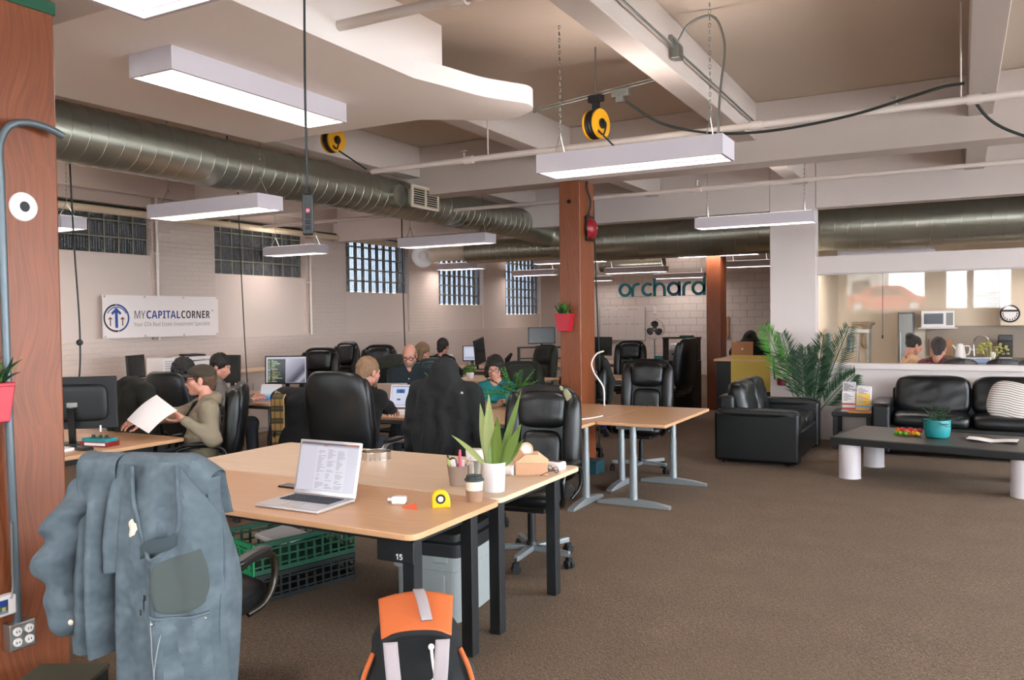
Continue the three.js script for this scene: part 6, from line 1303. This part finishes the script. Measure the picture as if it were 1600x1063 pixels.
tag(obj('backsplash', rb(2.8, .5, .02, .9, 1.2, -15.385, .002), std('#a39584', .5)), 'grey backsplash panel behind the kitchen counter', 'panel');
{ const t = thing('microwave', 'white microwave on a shelf under the kitchen windows', 'microwave', [-.32, 1.43, -15.16]); obj('case', rb(.48, .27, .36, 0, .135, 0, .01, 2), M.whiteGloss, t); obj('door_window', rb(.28, .17, .006, -.06, .14, .181, .004), std('#3a4a56', .2), t); obj('control_panel', rb(.1, .2, .006, .17, .135, .181, .003), M.tote, t); obj('shelf', rb(.56, .02, .4, 0, -.012, 0, .003), M.white, t); }
{ const t = thing('wall_clock', 'round black and white sign on the kitchen cupboard', 'clock', [.68, 1.64, -14.99]); obj('rim', new THREE.TorusGeometry(.125, .014, 8, 36), M.black, t); obj('face', cylZ(.125, .012, 0, 0, 0, 32), M.white, t); obj('band', [rb(.24, .03, .004, 0, .045, .009, .001)], M.black, t); obj('tick_marks', [...Array(9)].map((_, i) => rb(.014, .03, .004, Math.cos(Math.PI + i * Math.PI / 8) * .095, Math.sin(Math.PI + i * Math.PI / 8) * .095, .009, .001)), M.black, t); }
{ const t = thing('kettle', 'white kettle on the kitchen counter', 'kettle', [.0, .94, -15.05]); obj('body', lathe([[0, 0], [.08, 0], [.085, .02], [.06, .18], [.04, .22], [0, .23]], 24), M.whiteGloss, t); obj('handle', tube([[.06, .19, 0], [.13, .18, 0], [.12, .06, 0], [.08, .05, 0]], .011, 18, 6), M.white, t); obj('spout', bar([-.05, .12, 0], [-.11, .2, 0], .014), M.white, t); }
{ const t = thing('kitchen_tap', 'arched chrome tap at the kitchen sink', 'tap', [.2, .94, -15.2]); obj('spout', tube([[0, 0, 0], [0, .28, 0], [.08, .36, .05], [.18, .32, .1], [.2, .24, .12]], .012, 24, 8), M.chrome, t); obj('lever', bar([0, .1, 0], [-.07, .14, .02], .008), M.chrome, t); }
{ const t = thing('coffee_machine', 'dark coffee machine on the counter at the right edge', 'coffee machine', [.62, .94, -15.05]); obj('body', rb(.2, .3, .26, 0, .15, -.02, .02, 2), M.black, t); obj('head', rb(.2, .1, .12, 0, .32, .08, .02, 2), M.blackGloss, t); obj('tray', rb(.18, .02, .12, 0, .01, .12, .004), M.steel, t); }
tag(obj('mug', [cyl(.04, .042, .1, .45, .94, -14.9, 18)], M.white), 'white mug on the kitchen counter', 'mug');
tag(obj('wooden_tray', rb(.34, .28, .03, -.28, 1.09, -15.33, .01), M.kraft), 'wooden tray leaning behind the kettle', 'tray');
{ const t = thing('steel_rack', 'stainless rack with dispensers at the left of the kitchen', 'rack', [-1.5, 0, -13.6]); for (const x of [-.27, -.1, .12, .27]) obj('upright', rb(.04, 1.42, .04, x, .71, 0, .004), M.steel, t); obj('shelf', [rb(.6, .05, .36, 0, 1.4, 0, .004), rb(.6, .03, .36, 0, .8, 0, .004)], M.steel, t); obj('dispenser', [cyl(.045, .05, .22, .02, 1.08, .05, 16), cyl(.05, .03, .05, .02, 1.3, .05, 16)], M.silver, t); obj('side_panel', [rb(.015, .5, .34, -.29, 1.12, 0, .003), rb(.015, .5, .34, .29, 1.12, 0, .003)], std('#9aa39a', .3, .5), t); }
{ const t = thing('tall_fridge', 'grey refrigerator side behind the woman in the kitchen', 'refrigerator', [-.78, 0, -15.05]); obj('body', rb(.22, 1.66, .6, 0, .85, 0, .012, 2), std('#5d6468', .4), t); obj('door', rb(.2, 1.5, .04, 0, .9, .32, .01), M.tote, t); obj('handle', rb(.015, .5, .03, -.07, 1.1, .35, .004), M.steel, t); }
tag(obj('pull_cord', [tube([[-1.0, 3.7, -13.2], [-1.0, 2.2, -13.2], [-1.0, 1.34, -13.2]], .005, 8, 5), cyl(.014, .01, .05, -1.0, 1.3, -13.2, 10)], M.cable), 'thin pull cord hanging in the kitchen', 'cord');
tag(obj('hanging_jacket', nets([cap([-1.62, 1.5, -15.3], [-1.3, 1.5, -15.3], .03), cap([-1.4, 1.45, -15.3], [-1.42, 1.15, -15.3], .07, .08)], .014, .04), std('#a8977c', .9)), 'pale coat hanging on the kitchen wall', 'coat');
// ---------------- red car outside
{
  const t = thing('parked_car', 'red car parked on the street, mirrored in the kitchen glass', 'car', [-3.6, 1.7, 27], Math.PI);
  const body = poly([[-2.2, .25], [-2.15, .72], [-1.5, .86], [-.75, 1.38], [.55, 1.42], [1.3, .98], [2.05, .88], [2.2, .62], [2.2, .25]]);
  obj('body', extr(body, 1.5, .08, 6).translate(0, 0, -.75), M.carRed, t);
  for (const s of [-1, 1]) { obj('window', extr(poly([[-1.1, .9], [-.68, 1.3], [-.12, 1.33], [-.12, .92]]), .02, 0).translate(0, 0, s * .83 - .01), M.carGlass, t); obj('window', extr(poly([[-.05, .92], [-.05, 1.33], [.5, 1.34], [1.0, .96]]), .02, 0).translate(0, 0, s * .83 - .01), M.carGlass, t); for (const x of [-1.4, 1.4]) { const w = obj('wheel', [cylZ(.33, .2, x, .33, s * .78, 24)], M.rubber, t); obj('rim', cylZ(.2, .02, x, .33, s * .89, 20), M.alu, w); } }
}

scene.traverse(o => { if (o.isMesh) { o.castShadow = true; o.receiveShadow = true; } });
renderer.render(scene, camera);
